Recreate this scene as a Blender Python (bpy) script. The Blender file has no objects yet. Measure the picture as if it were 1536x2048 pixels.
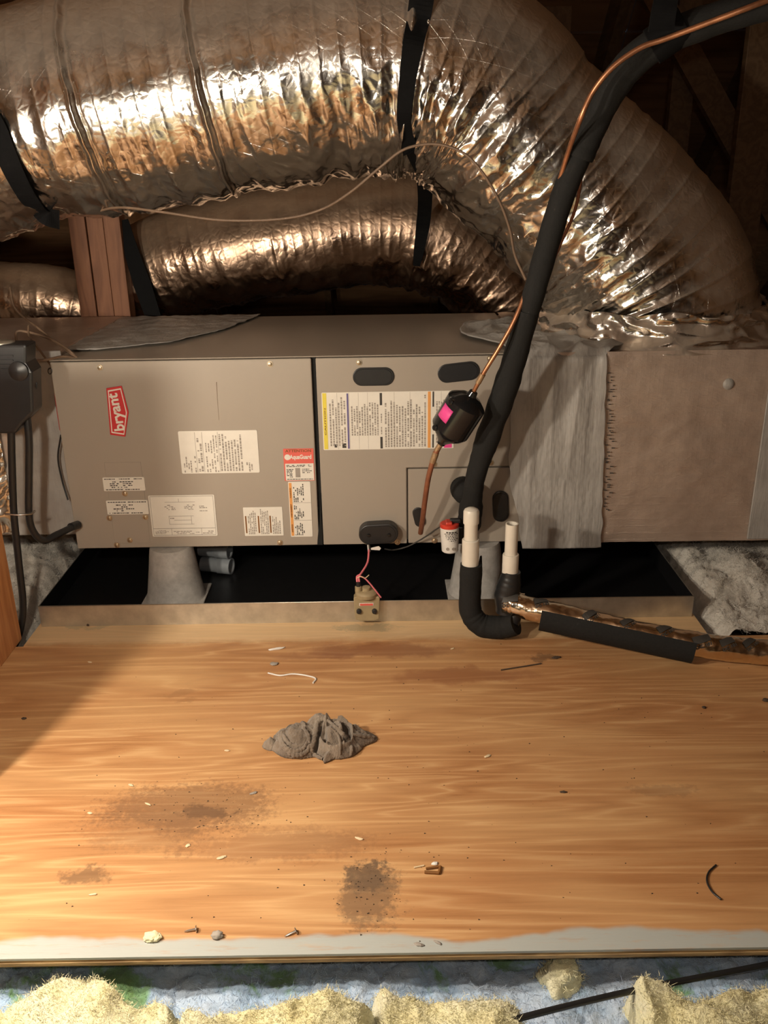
import bpy, bmesh, math, random
import numpy as np
from mathutils import Vector, Matrix, Euler
from mathutils.bvhtree import BVHTree

# ------------------------------------------------------------------ camera, world, lights, exposure
SC = bpy.context.scene
COL = SC.collection
F, PITCH, ROLL = 1750.0, math.radians(21.0), math.radians(0.9)
CAM = np.array([0.0, -2.35, 1.176])
cd = bpy.data.cameras.new('camera')
cd.sensor_fit = 'VERTICAL'; cd.sensor_height = 36.0; cd.sensor_width = 27.0
cd.lens = 36.0 * F / 2048.0
cd.clip_start = 0.02; cd.clip_end = 50
cam = bpy.data.objects.new('camera', cd); COL.objects.link(cam)
cam.matrix_world = Matrix.Translation(Vector(CAM)) @ Euler((math.radians(90) - PITCH, 0, 0)).to_matrix().to_4x4() @ Matrix.Rotation(-ROLL, 4, 'Z')
SC.camera = cam

w = bpy.data.worlds.new('world'); SC.world = w; w.use_nodes = True
w.node_tree.nodes['Background'].inputs[0].default_value = (0.02, 0.025, 0.035, 1)
w.node_tree.nodes['Background'].inputs[1].default_value = 0.6

def lamp(name, loc, watts, col, r):
    l = bpy.data.lights.new(name, 'POINT'); l.energy = watts; l.color = col; l.shadow_soft_size = r
    o = bpy.data.objects.new(name, l); COL.objects.link(o); o.location = loc
    return o
KEY = (-0.98, -1.30, 0.93)
lamp('key_and_fill_light', KEY, 36, (1.0, 0.87, 0.70), 0.04)
lamp('key_and_fill_light', (-0.62, -1.47, 0.97), 22, (1.0, 0.87, 0.70), 0.03)  # second light added as fill for the shaded left side
lamp('camera_fill', (0.07, -2.36, 1.27), 8, (1.0, 0.90, 0.78), 0.02)  # fill light added near the camera
SC.view_settings.view_transform = 'Standard'
SC.view_settings.look = 'None'
SC.view_settings.gamma = 1.0
SC.view_settings.use_curve_mapping = False
SC.view_settings.exposure = 0.55
SC.cycles.max_bounces = 4; SC.cycles.diffuse_bounces = 2; SC.cycles.glossy_bounces = 3
SC.cycles.transmission_bounces = 1; SC.cycles.volume_bounces = 0
SC.cycles.use_adaptive_sampling = True; SC.cycles.adaptive_threshold = 0.06; SC.cycles.adaptive_min_samples = 16; SC.cycles.use_light_tree = False

# ------------------------------------------------------------------ helpers
R = random.Random(7)
def ray(px, py):
    u, v = px - 768, py - 1024
    c, s = math.cos(ROLL), math.sin(ROLL)
    u, v = c*u - s*v, s*u + c*v
    x, up = u/F, -v/F
    c, s = math.cos(PITCH), math.sin(PITCH)
    return np.array([x, c + s*up, -s + c*up])
def P(px, py, Y):
    r = ray(px, py); return Vector(CAM + r*(Y - CAM[1])/r[1])
def G(px, py, z=0.0):
    r = ray(px, py); return Vector(CAM + r*(z - CAM[2])/r[2])
def px2m(n, Y, z=0.5):
    return n*(math.cos(PITCH)*(Y - CAM[1]) - math.sin(PITCH)*(z - CAM[2]))/F

def tag(o, label=None, cat=None, group=None, kind=None):
    if label: o['label'] = label
    if cat: o['category'] = cat
    if group: o['group'] = group
    if kind: o['kind'] = kind
    return o
def thing(name, loc, label, cat, group=None):
    o = bpy.data.objects.new(name, None); COL.objects.link(o); o.location = loc
    o.empty_display_size = 0.05
    return tag(o, label, cat, group)
def parent(o, p):
    o.parent = p
    # every root is an Empty that is only translated, every part mesh is stored in world coordinates
    if p.type == 'EMPTY': o.matrix_parent_inverse = Matrix.Translation(-p.location)
def mesh_obj(name, verts, faces, mat, par=None, smooth=False, uv=None):
    me = bpy.data.meshes.new(name)
    me.from_pydata([tuple(v) for v in verts], [], faces)
    me.update()
    if smooth is True: me.polygons.foreach_set('use_smooth', [True]*len(me.polygons))
    if uv is not None:
        l = me.uv_layers.new(name='UVMap')
        idx = np.empty(len(me.loops), dtype=np.int32); me.loops.foreach_get('vertex_index', idx)
        l.data.foreach_set('uv', np.asarray(uv, dtype=np.float32)[idx].ravel())
    if mat: me.materials.append(mat)
    o = bpy.data.objects.new(name, me); COL.objects.link(o)
    if par: parent(o, par)
    return o
class MB:
    def __init__(s): s.v = []; s.f = []
    def add(s, v, f):
        n = len(s.v); s.v += [tuple(a) for a in v]; s.f += [tuple(i + n for i in q) for q in f]; return s
    def box(s, lo, hi):
        x0, y0, z0 = lo; x1, y1, z1 = hi
        return s.add([(x0,y0,z0),(x1,y0,z0),(x1,y1,z0),(x0,y1,z0),(x0,y0,z1),(x1,y0,z1),(x1,y1,z1),(x0,y1,z1)],
                     [(0,3,2,1),(4,5,6,7),(0,1,5,4),(1,2,6,5),(2,3,7,6),(3,0,4,7)])
    def prism_xz(s, poly, y0, y1):          # poly of (x,z), counter-clockwise as seen from -y
        n = len(poly)
        v = [(x, y0, z) for x, z in poly] + [(x, y1, z) for x, z in poly]
        f = [tuple(range(n)), tuple(range(2*n - 1, n - 1, -1))]
        f += [(i, i + n, (i + 1) % n + n, (i + 1) % n) for i in range(n)]
        return s.add(v, f)
    def tube(s, pts, rad, n=16, caps=True, squash=1.0):
        v, f, _ = sweep(pts, rad, n, squash)
        m = len(pts)
        s2 = list(f)
        if caps:
            s2.append(tuple(range(n - 1, -1, -1))); s2.append(tuple((m - 1)*n + i for i in range(n)))
        return s.add(v, s2)
    def lathe(s, base, axis, prof, n=24):    # prof: list of (t along axis, radius)
        a = Vector(axis).normalized(); b = Vector(base)
        pts = [b + a*t for t, r in prof]; rad = [max(r, 1e-5) for t, r in prof]
        u = a.orthogonal().normalized(); w_ = a.cross(u)
        v = []
        for p, r in zip(pts, rad):
            for i in range(n):
                t = 2*math.pi*i/n; v.append(p + (u*math.cos(t) + w_*math.sin(t))*r)
        m = len(pts)
        f = [(k*n + i, k*n + (i + 1) % n, (k + 1)*n + (i + 1) % n, (k + 1)*n + i) for k in range(m - 1) for i in range(n)]
        f.append(tuple(range(n - 1, -1, -1))); f.append(tuple((m - 1)*n + i for i in range(n)))
        return s.add(v, f)
    def build(s, name, mat, par=None, smooth=False, bevel=0, seg=2, auto=None):
        o = mesh_obj(name, s.v, s.f, mat, None, smooth)
        bm = bmesh.new(); bm.from_mesh(o.data)
        if bevel:
            ed = [e for e in bm.edges if len(e.link_faces) == 2 and e.calc_face_angle(0) > 0.6]
            bmesh.ops.bevel(bm, geom=ed, offset=bevel, segments=seg, affect='EDGES', profile=0.5)
        bmesh.ops.recalc_face_normals(bm, faces=bm.faces)
        if auto is not None:
            for fc in bm.faces: fc.smooth = True
            for e in bm.edges: e.smooth = e.calc_face_angle(0) < auto
        bm.to_mesh(o.data); bm.free()
        if par: parent(o, par)
        if name in ('fine_print', 'rule_lines'): o['kind'] = 'stuff'
        return o

def sweep(pts, rad, n=16, squash=1.0, up=None):
    pts = [Vector(p) for p in pts]; m = len(pts)
    if not hasattr(rad, '__len__'): rad = [rad]*m
    T = [(pts[min(i + 1, m - 1)] - pts[max(i - 1, 0)]).normalized() for i in range(m)]
    u = T[0].orthogonal().normalized() if up is None else (Vector(up) - T[0]*T[0].dot(Vector(up))).normalized()
    v, fr = [], []
    for i in range(m):
        u = (u - T[i]*u.dot(T[i])).normalized(); w_ = T[i].cross(u); fr.append((u.copy(), w_.copy()))
        for k in range(n):
            t = 2*math.pi*k/n
            v.append(pts[i] + (u*math.cos(t) + w_*math.sin(t)*squash)*rad[i])
    f = [(a*n + k, a*n + (k + 1) % n, (a + 1)*n + (k + 1) % n, (a + 1)*n + k) for a in range(m - 1) for k in range(n)]
    return v, f, fr
def spline(pts, n=12):
    pts = [Vector(p) for p in pts]; out = []
    q = [pts[0]*2 - pts[1]] + pts + [pts[-1]*2 - pts[-2]]
    for i in range(1, len(q) - 2):
        a, b, c, d = q[i - 1], q[i], q[i + 1], q[i + 2]
        for k in range(n):
            t = k/n
            out.append(0.5*((2*b) + (c - a)*t + (2*a - 5*b + 4*c - d)*t*t + (3*b - a - 3*c + d)*t**3))
    out.append(pts[-1]); return out
def lerp_list(vals, n):
    out = []
    for i in range(len(vals) - 1):
        for k in range(n): out.append(vals[i] + (vals[i + 1] - vals[i])*k/n)
    out.append(vals[-1]); return out
def rrect(x0, x1, z0, z1, r, n=4):
    out = []
    for cx, cz, a0 in ((x1 - r, z0 + r, -90), (x1 - r, z1 - r, 0), (x0 + r, z1 - r, 90), (x0 + r, z0 + r, 180)):
        for k in range(n + 1):
            a = math.radians(a0 + 90*k/n); out.append((cx + r*math.cos(a), cz + r*math.sin(a)))
    return out
def rot2(poly, c, a):
    ca, sa = math.cos(a), math.sin(a)
    return [(c[0] + (x - c[0])*ca - (z - c[1])*sa, c[1] + (x - c[0])*sa + (z - c[1])*ca) for x, z in poly]

# vectorised gradient noise
def _hash(i, j, k, seed):
    h = (i.astype(np.uint32)*np.uint32(374761393) + j.astype(np.uint32)*np.uint32(668265263)
         + k.astype(np.uint32)*np.uint32(2147483647) + np.uint32(seed*974711 & 0xffffffff))
    h = (h ^ (h >> np.uint32(13)))*np.uint32(1274126177)
    h = (h ^ (h >> np.uint32(16)))*np.uint32(2246822519)
    return h ^ (h >> np.uint32(15))
def pnoise(x, y, z=None, seed=0):
    x = np.asarray(x, float); y = np.asarray(y, float)
    z = np.zeros_like(x) if z is None else np.asarray(z, float)
    xi, yi, zi = np.floor(x).astype(np.int64), np.floor(y).astype(np.int64), np.floor(z).astype(np.int64)
    xf, yf, zf = x - xi, y - yi, z - zi
    fade = lambda t: t*t*t*(t*(t*6 - 15) + 10)
    u, v, w_ = fade(xf), fade(yf), fade(zf)
    def g(dx, dy, dz):
        h = _hash(xi + dx, yi + dy, zi + dz, seed)
        a = (h & np.uint32(0xffff)).astype(float)/65535*2*np.pi
        b = ((h >> np.uint32(16)) & np.uint32(0xffff)).astype(float)/65535*2 - 1
        q = np.sqrt(np.maximum(0, 1 - b*b))
        return np.cos(a)*q*(xf - dx) + np.sin(a)*q*(yf - dy) + b*(zf - dz)
    L = lambda a, b, t: a + (b - a)*t
    return 1.5*L(L(L(g(0,0,0), g(1,0,0), u), L(g(0,1,0), g(1,1,0), u), v),
             L(L(g(0,0,1), g(1,0,1), u), L(g(0,1,1), g(1,1,1), u), v), w_)
def ridge(x, y, z=None, seed=0): return 1 - 2*np.abs(pnoise(x, y, z, seed))
def fbm(x, y, z=None, seed=0, o=4):
    r = 0; a = 1
    for i in range(o):
        f = 2**i; r = r + a*pnoise(x*f, y*f, None if z is None else z*f, seed + i); a *= .5
    return r

# ------------------------------------------------------------------ materials
class NT:
    def __init__(s, name):
        s.m = bpy.data.materials.new(name); s.m.use_nodes = True
        s.t = s.m.node_tree; s.b = s.t.nodes['Principled BSDF']
    def n(s, typ, **kw):
        nd = s.t.nodes.new(typ)
        for k, v in kw.items():
            if k.startswith('i_'):
                key = k[2:]; key = int(key) if key.isdigit() else key
                nd.inputs[key].default_value = v
            else: setattr(nd, k, v)
        return nd
    def l(s, a, b): s.t.links.new(a, b)
    def coord(s, kind='Object', scale=(1,1,1), rot=(0,0,0), loc=(0,0,0)):
        tc = s.n('ShaderNodeTexCoord'); mp = s.n('ShaderNodeMapping')
        mp.inputs['Scale'].default_value = scale; mp.inputs['Rotation'].default_value = rot; mp.inputs['Location'].default_value = loc
        s.l(tc.outputs[kind], mp.inputs[0]); return mp.outputs[0]
    def noise(s, vec, scale, detail=3, rough=.5, dist=0):
        nd = s.n('ShaderNodeTexNoise'); nd.inputs['Scale'].default_value = scale; nd.inputs['Detail'].default_value = detail
        nd.inputs['Roughness'].default_value = rough; nd.inputs['Distortion'].default_value = dist
        s.l(vec, nd.inputs['Vector']); return nd.outputs['Fac']
    def voro(s, vec, scale, feature='DISTANCE_TO_EDGE'):
        nd = s.n('ShaderNodeTexVoronoi', feature=feature); nd.inputs['Scale'].default_value = scale
        s.l(vec, nd.inputs['Vector']); return nd.outputs['Distance']
    def ramp(s, fac, stops, interp='LINEAR'):
        nd = s.n('ShaderNodeValToRGB'); cr = nd.color_ramp; cr.interpolation = interp
        while len(cr.elements) < len(stops): cr.elements.new(0.5)
        for e, (p, c) in zip(cr.elements, stops):
            e.position = p; e.color = (c[0], c[1], c[2], 1) if hasattr(c, '__len__') else (c, c, c, 1)
        s.l(fac, nd.inputs[0]); return nd.outputs[0]
    def mix(s, fac, a, b, mode='MIX'):
        nd = s.n('ShaderNodeMix', data_type='RGBA', blend_type=mode)
        for sock, v in ((nd.inputs[0], fac), (nd.inputs[6], a), (nd.inputs[7], b)):
            if hasattr(v, 'is_output'): s.l(v, sock)
            elif hasattr(v, '__len__'): sock.default_value = (v[0], v[1], v[2], 1)
            else: sock.default_value = v
        return nd.outputs[2]
    def math(s, op, a, b=None, c=None, clamp=False):
        nd = s.n('ShaderNodeMath', operation=op, use_clamp=clamp)
        for i, v in enumerate((a, b, c)):
            if v is None: continue
            if hasattr(v, 'is_output'): s.l(v, nd.inputs[i])
            else: nd.inputs[i].default_value = v
        return nd.outputs[0]
    def sep(s, vec):
        nd = s.n('ShaderNodeSeparateXYZ'); s.l(vec, nd.inputs[0]); return nd.outputs
    def bump(s, h, strength=.3, dist=.002):
        nd = s.n('ShaderNodeBump'); nd.inputs['Strength'].default_value = strength; nd.inputs['Distance'].default_value = dist
        s.l(h, nd.inputs['Height']); s.l(nd.outputs[0], s.b.inputs['Normal']); return nd
    def set(s, col=None, rough=None, metal=None, **kw):
        for key, v in (('Base Color', col), ('Roughness', rough), ('Metallic', metal)):
            if v is None: continue
            if hasattr(v, 'is_output'): s.l(v, s.b.inputs[key])
            elif hasattr(v, '__len__'): s.b.inputs[key].default_value = (v[0], v[1], v[2], 1)
            else: s.b.inputs[key].default_value = v
        for k, v in kw.items(): s.b.inputs[k.replace('_', ' ')].default_value = v
        return s.m

def plain(name, col, rough=.5, metal=0, var=.12, scale=30, bump=0, **kw):
    t = NT(name); v = t.coord()
    nz = t.noise(v, scale, 4, .6)
    c = t.ramp(nz, [(.3, [x*(1 - var) for x in col]), (.7, [min(1, x*(1 + var)) for x in col])])
    if bump: t.bump(nz, bump, .002)
    return t.set(c, rough, metal, **kw)

def foil_mat(name, tint=(.80, .76, .70), rough=.19, fine=1.0, grid=True, dust=0.0):
    t = NT(name); v = t.coord()
    uv = t.coord('UV')
    a = t.noise(v, 55, 4, .6, .6)
    vd = t.voro(v, 42)
    h = t.math('ADD', t.math('MULTIPLY', a, .5), t.math('MULTIPLY', t.math('MINIMUM', vd, .25), 1.6*fine))
    if grid:
        x, y, z = t.sep(uv)
        for sgn in (1, -1):
            d = t.math('ADD', t.math('MULTIPLY', x, 27.0), t.math('MULTIPLY', y, 46.0*sgn))
            l = t.math('PINGPONG', d, 1.0)
            l = t.math('LESS_THAN', l, .09)
            h = t.math('ADD', h, t.math('MULTIPLY', l, .7))
    t.bump(h, .4, .0022)
    big = t.noise(v, 5, 3)
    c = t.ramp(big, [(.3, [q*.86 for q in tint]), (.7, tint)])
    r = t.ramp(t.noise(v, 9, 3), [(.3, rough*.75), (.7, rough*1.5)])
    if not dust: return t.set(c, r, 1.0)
    # grey attic dust settled on the upward-facing side
    geo = t.n('ShaderNodeNewGeometry'); nz = t.sep(geo.outputs['Normal'])[2]
    dn = t.math('ADD', nz, t.math('MULTIPLY', t.math('SUBTRACT', t.noise(v, 14, 4, .65), .5), .7))
    k = t.math('MULTIPLY', t.ramp(dn, [(.05, 0.0), (.75, 1.0)]), dust)
    return t.set(t.mix(k, c, (.50, .365, .245)), t.mix(k, r, (.55, .55, .55)), t.math('SUBTRACT', 1.0, t.math('MULTIPLY', k, .75)))

def wood_mat(name, light, dark, axis='z', scale=1.0, rough=.62):
    t = NT(name)
    sc = {'x': (1, 9, 9), 'y': (9, 1, 9), 'z': (9, 9, 1)}[axis]
    v = t.coord('Object', tuple(q*scale for q in sc))
    n1 = t.noise(v, 2.2, 3, .5, .4)
    rings = t.math('PINGPONG', t.math('MULTIPLY', n1, 9.0), 1.0)
    fine = t.noise(t.coord('Object', tuple(q*scale*(1 if q == 1 else 9) for q in sc)), 3, 3)
    k = t.math('ADD', t.math('MULTIPLY', rings, .6), t.math('MULTIPLY', fine, .4))
    c = t.ramp(k, [(.15, dark), (.8, light)])
    t.bump(fine, .15, .002)
    return t.set(c, rough)

def plywood_floor_mat():
    t = NT('plywood_sheet_face')
    v0 = t.coord()
    xs = t.sep(v0)
    # cathedral grain: contour lines of a stretched noise
    v = t.coord('Object', (.42, 5.2, 1))
    n1 = t.noise(v, 1.5, 3, .5, .5)
    rings = t.math('PINGPONG', t.math('MULTIPLY', n1, 26.0), 1.0)
    v2 = t.coord('Object', (1.6, 42, 1))
    n2 = t.noise(v2, 3.0, 4, .6, .2)
    v3 = t.coord('Object', (6, 190, 1))
    n3 = t.noise(v3, 2.0, 3, .6)
    k = t.math('ADD', t.math('ADD', t.math('MULTIPLY', rings, .30), t.math('MULTIPLY', n2, .48)), t.math('MULTIPLY', n3, .22))
    c = t.ramp(k, [(.15, (.34, .150, .055)), (.50, (.50, .245, .098)), (.85, (.64, .36, .160))])
    c = t.mix(t.math('MULTIPLY', t.ramp(rings, [(.70, 0.0), (.95, .5)]), t.ramp(n2, [(.35, .2), (.65, 1.0)])), c, (.72, .45, .22))
    # broad tonal patches of the veneer
    pt = t.noise(t.coord('Object', (1, 3, 1)), 2.0, 3, .5, .5)
    c = t.mix(t.ramp(pt, [(.38, 0.0), (.68, .42)]), c, (.80, .50, .235))
    pt2 = t.noise(t.coord('Object', (1, 2.2, 1), loc=(3, 1, 0)), 1.6, 3, .5, .5)
    c = t.mix(t.ramp(pt2, [(.50, 0.0), (.75, .30)]), c, (.46, .17, .06))
    # soiling and other dark spots with their own place and outline
    nz = t.noise(v0, 14, 6, .7, .3)
    nf = t.noise(v0, 90, 4, .7)
    wx = t.math('ADD', xs[0], t.math('MULTIPLY', t.math('SUBTRACT', t.noise(v0, 9, 4, .6), .5), .16))
    wy = t.math('ADD', xs[1], t.math('MULTIPLY', t.math('SUBTRACT', t.noise(t.coord(loc=(5, 5, 0)), 11, 4, .6), .5), .10))
    def spot(x, y, rx, ry, amt, col, lo=.45, hi=.8, fine=True):
        nonlocal c
        dx = t.math('DIVIDE', t.math('SUBTRACT', wx, x), rx); dy = t.math('DIVIDE', t.math('SUBTRACT', wy, y), ry)
        d = t.math('SQRT', t.math('ADD', t.math('MULTIPLY', dx, dx), t.math('MULTIPLY', dy, dy)))
        m = t.math('SUBTRACT', 1.0, d, clamp=True)
        q = t.math('ADD', m, t.math('MULTIPLY', nz, .55))
        if fine: q = t.math('ADD', q, t.math('MULTIPLY', t.math('SUBTRACT', nf, .5), 1.3))
        q = t.math('MULTIPLY', t.ramp(q, [(lo, 0.0), (hi, 1.0)]), t.math('MULTIPLY', t.math('GREATER_THAN', m, .001), amt))
        c = t.mix(q, c, col)
    for (px, py, rx, ry, amt, col, fine) in (
        (405, 1622, .075, .030, .75, (.07, .045, .03), True),
        (370, 1615, .24, .10, .60, (.20, .10, .05), True),
        (300, 1660, .17, .09, .35, (.22, .12, .06), True),
        (735, 1750, .055, .055, .75, (.10, .07, .05), True),
        (745, 1790, .075, .11, .65, (.16, .10, .06), True),
        (170, 1752, .06, .03, .60, (.12, .07, .04), True),
        (560, 1690, .25, .06, .35, (.22, .10, .05), True),
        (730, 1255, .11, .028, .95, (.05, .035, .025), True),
        (770, 1300, .30, .055, .60, (.25, .09, .04), False),
        (930, 1350, .28, .05, .55, (.30, .11, .045), False),
        (640, 1310, .16, .03, .35, (.28, .11, .05), False),
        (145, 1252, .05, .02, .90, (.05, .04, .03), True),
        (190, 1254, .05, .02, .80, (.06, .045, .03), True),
        (1320, 1580, .09, .03, .30, (.2, .11, .06), True),
        (360, 1385, .06, .02, .45, (.34, .17, .07), False),
        (365, 1402, .05, .015, .40, (.34, .17, .07), False),
        (1100, 1315, .06, .02, .5, (.10, .06, .04), True)):  # last entry: darker spot below the foam sleeve
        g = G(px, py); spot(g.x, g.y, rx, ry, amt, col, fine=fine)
    # pale weathered band just before the pan
    band = t.math('ADD', xs[1], t.math('MULTIPLY', nz, .05))
    c = t.mix(t.math('MULTIPLY', t.ramp(t.math('ADD', band, .5), [(.255, 0.0), (.29, 1.0)]), .55), c, (.82, .62, .36))
    # grey primer brushed along the front edge
    pn = t.noise(t.coord('Object', (1.2, 1, 1)), 3.0, 4, .55)
    pe = t.math('ADD', t.math('SUBTRACT', xs[1], -1.282), t.math('MULTIPLY', t.math('SUBTRACT', pn, .5), .085))
    gp = t.ramp(pe, [(.030, 1.0), (.038, 0.0)])
    gp = t.math('MULTIPLY', gp, t.ramp(t.noise(t.coord('Object', (3, 20, 1)), 4, 4, .7), [(.28, .55), (.45, .97)]))
    c = t.mix(gp, c, (.46, .49, .47))
    t.bump(t.math('ADD', n3, t.math('MULTIPLY', n2, .6)), .25, .0015)
    r = t.ramp(n2, [(.3, .42), (.7, .6)])
    return t.set(c, r)

def mastic_mat():
    t = NT('grey_mastic'); v = t.coord()
    a = t.noise(v, 11, 5, .6); b = t.noise(t.coord('Object', (60, 60, 6)), 2, 3)
    c = t.ramp(a, [(.3, (.33, .31, .29)), (.7, (.44, .42, .395))])
    t.bump(t.math('ADD', t.math('MULTIPLY', a, 1.2), b), .5, .004)
    return t.set(c, .48)

def ductboard_mat():
    t = NT('foil_scrim_board'); v = t.coord()
    x, y, z = t.sep(v)
    gx = t.math('LESS_THAN', t.math('PINGPONG', t.math('MULTIPLY', x, 160.0), 1.0), .22)
    gz = t.math('LESS_THAN', t.math('PINGPONG', t.math('MULTIPLY', z, 90.0), 1.0), .22)
    n = t.noise(t.coord('Object', (12, 12, 30)), 2.2, 4, .6, 1.2)
    big = t.noise(v, 6, 4, .6)
    h = t.math('ADD', t.math('ADD', t.math('MULTIPLY', gx, .12), t.math('MULTIPLY', gz, .12)), t.math('ADD', n, t.math('MULTIPLY', big, 2.0)))
    t.bump(h, .6, .0025)
    c = t.ramp(big, [(.3, (.50, .385, .315)), (.7, (.66, .53, .44))])
    return t.set(c, .42, .5)

def cabinet_mat():
    t = NT('taupe_painted_steel'); v = t.coord()
    n = t.noise(v, 240, 2); b = t.noise(v, 3, 3)
    c = t.ramp(b, [(.3, (.365, .315, .262)), (.7, (.385, .335, .28))])
    t.bump(n, .04, .001)
    return t.set(c, .38, 0.0)

def concrete_mat():
    t = NT('grey_concrete_plastic'); v = t.coord()
    n = t.noise(v, 35, 5, .7)
    c = t.ramp(n, [(.3, (.34, .32, .30)), (.7, (.50, .48, .45))]); t.bump(n, .3, .002)
    return t.set(c, .75)

def insul_mat(name, stops, scale=6):
    t = NT(name); v = t.coord()
    n = t.noise(v, scale, 5, .65, .4); f = t.noise(v, 120, 4, .7)
    c = t.ramp(n, stops)
    c = t.mix(.25, c, t.ramp(f, [(.3, .4), (.7, 1.0)]), 'MULTIPLY')
    t.bump(f, .8, .006)
    return t.set(c, .95, 0, Sheen_Weight=.25)

def cloth_mat():
    t = NT('dirty_terry_cloth'); v = t.coord()
    n = t.noise(v, 22, 5, .7); f = t.noise(v, 420, 3, .7)
    c = t.ramp(n, [(.28, (.10, .070, .048)), (.5, (.25, .188, .135)), (.75, (.39, .315, .24))])
    t.bump(t.math('ADD', f, t.math('MULTIPLY', n, .8)), 1.0, .004)
    return t.set(c, .95, 0, Sheen_Weight=.3)

M = {
 'cab': cabinet_mat(),
 'black': plain('black_plastic', (.018, .018, .019), .38),
 'gloss_black': plain('gloss_black_enamel', (.012, .012, .013), .16),
 'foam': plain('black_foam_insulation', (.016, .016, .0155), .85, bump=.3, scale=180, Specular_IOR_Level=.25),
 'strap': plain('black_webbing', (.006, .006, .0065), .8, Specular_IOR_Level=.12),
 'panin': plain('black_pan_lining', (.010, .010, .011), .32, bump=.1),
 'galv': plain('galvanised_steel', (.62, .58, .50), .38, .85, .15, 25, .1),
 'copper': plain('copper_pipe', (.50, .23, .12), .38, .8, .2, 40),
 'copper_dull': plain('oxidised_copper', (.36, .15, .085), .5, .6, .2, 40),
 'brass': plain('zinc_screw', (.55, .46, .34), .35, .9),
 'solder': plain('brazed_joint', (.42, .28, .16), .55, .7, .3, 120, .3),
 'pvc': plain('ivory_pvc', (.78, .72, .62), .38, 0, .04),
 'pvc_dirty': plain('blue_grey_pvc', (.30, .33, .36), .5, 0, .1),
 'white': plain('white_print_stock', (.80, .76, .68), .55, 0, .03),
 'white2': plain('white_plastic', (.80, .77, .72), .4, 0, .03),
 'ink': plain('black_ink', (.05, .045, .04), .6),
 'greyink': plain('grey_ink', (.33, .29, .25), .6),
 'brown_ink': plain('brown_ink', (.22, .09, .02), .6),
 'yellow': plain('yellow_print', (.80, .66, .08), .55, 0, .03),
 'orange': plain('orange_print', (.80, .36, .10), .55, 0, .03),
 'purple': plain('purple_print', (.13, .11, .28), .55, 0, .03),
 'red': plain('red_badge', (.62, .035, .04), .4, 0, .03),
 'redlabel': plain('red_print', (.75, .13, .10), .5, 0, .03),
 'redcap': plain('red_plastic_cap', (.62, .05, .03), .35),
 'pink': plain('pink_sticker', (.85, .08, .33), .5, 0, .06),
 'pinkwire': plain('pink_wire_sheath', (.75, .19, .22), .45),
 'redwire': plain('red_wire_sheath', (.45, .03, .03), .45),
 'tan': plain('tan_plastic', (.36, .28, .16), .5),
 'brownwire': plain('brown_cable_sheath', (.20, .13, .085), .5),
 'wood': wood_mat('framing_lumber', (.27, .115, .055), (.18, .07, .033)),
 'woodx': wood_mat('rafter_lumber', (.17, .105, .055), (.11, .065, .033), 'y'),
 'deck': wood_mat('roof_deck_plywood', (.27, .15, .075), (.18, .095, .045), 'x', .5),
 'studorange': wood_mat('orange_stud', (.66, .31, .12), (.50, .20, .07)),
 'ply': plywood_floor_mat(),
 'plyedge': wood_mat('ply_edge', (.55, .38, .19), (.30, .19, .09), 'x', 3),
 'mastic': mastic_mat(),
 'board': ductboard_mat(),
 'foil': foil_mat('silver_foil_jacket', dust=.62),
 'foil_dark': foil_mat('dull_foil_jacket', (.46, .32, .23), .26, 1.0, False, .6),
 'foiltape': foil_mat('warm_reflection_foil_tape', (.90, .74, .55), .2, .8, False),  # warm reflection of the plywood floor put into the tint
 'cone': concrete_mat(),
 'cloth': cloth_mat(),
 'batt': insul_mat('yellow_fibreglass', [(.25, (.80, .70, .36)), (.5, (.93, .87, .55)), (.75, (.97, .94, .74))], 9),
 'loose': insul_mat('loose_white_wool', [(.3, (.55, .50, .43)), (.55, (.74, .70, .63)), (.75, (.85, .81, .75))], 10),
 'bluewool': insul_mat('blue_white_wool', [(.30, (.16, .30, .10)), (.42, (.22, .40, .24)), (.48, (.42, .58, .80)), (.62, (.62, .74, .92)), (.75, (.36, .50, .74))], 6),  # blue and green wool, with cool light put into the colour
 'drywall': plain('drywall', (.4, .38, .35), .8),
 'chip': plain('wood_chip', (.78, .62, .40), .7),
 'crumb': plain('dark_crumb', (.07, .045, .03), .9),
 'nail': plain('nail_steel', (.55, .53, .50), .3, 1.0),
 'greyscrap': plain('grey_scrap', (.35, .31, .27), .7),
 'led': None,
}

# ------------------------------------------------------------------ the setting: floor, roof
def structure(name, loc=(0, 0, 0)):
    o = bpy.data.objects.new(name, None); COL.objects.link(o); o.location = loc; o['kind'] = 'structure'; return o

floor = structure('floor')
YF, YS = -1.282, -0.262
def sheet(x0, x1, y0, y1, name='plywood_sheet'):
    o = MB().box((x0, y0, -.0045), (x1, y1, 0)).build(name, M['ply'], floor)
    z = -.0045
    for k, th in enumerate((.0048, .0048, .0050)):
        d = (.0012, -.0008, .0014)[k]
        MB().box((x0, y0 + d, z - th), (x1, y1 - .001, z - .0002)).build('veneer_layer', M['plyedge'], o)
        z -= th
    return o
sheet(-1.9, 1.9, YF, YS)
sheet(-.984, .875, YS + .003, 1.25)
for y in (-3.6, -3.0, -2.4, -1.8, -1.12, -.5, .1, .7, 1.3, 1.9, 2.5):
    MB().box((-2.95, y - .019, -.26), (2.95, y + .019, -.0215 if y > -1.2 else -.12)).build('joist', M['woodx'], floor)
MB().box((-3.0, -5.0, -.28), (3.0, 3.8, -.262)).build('drywall_panel', M['drywall'], floor)

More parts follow.
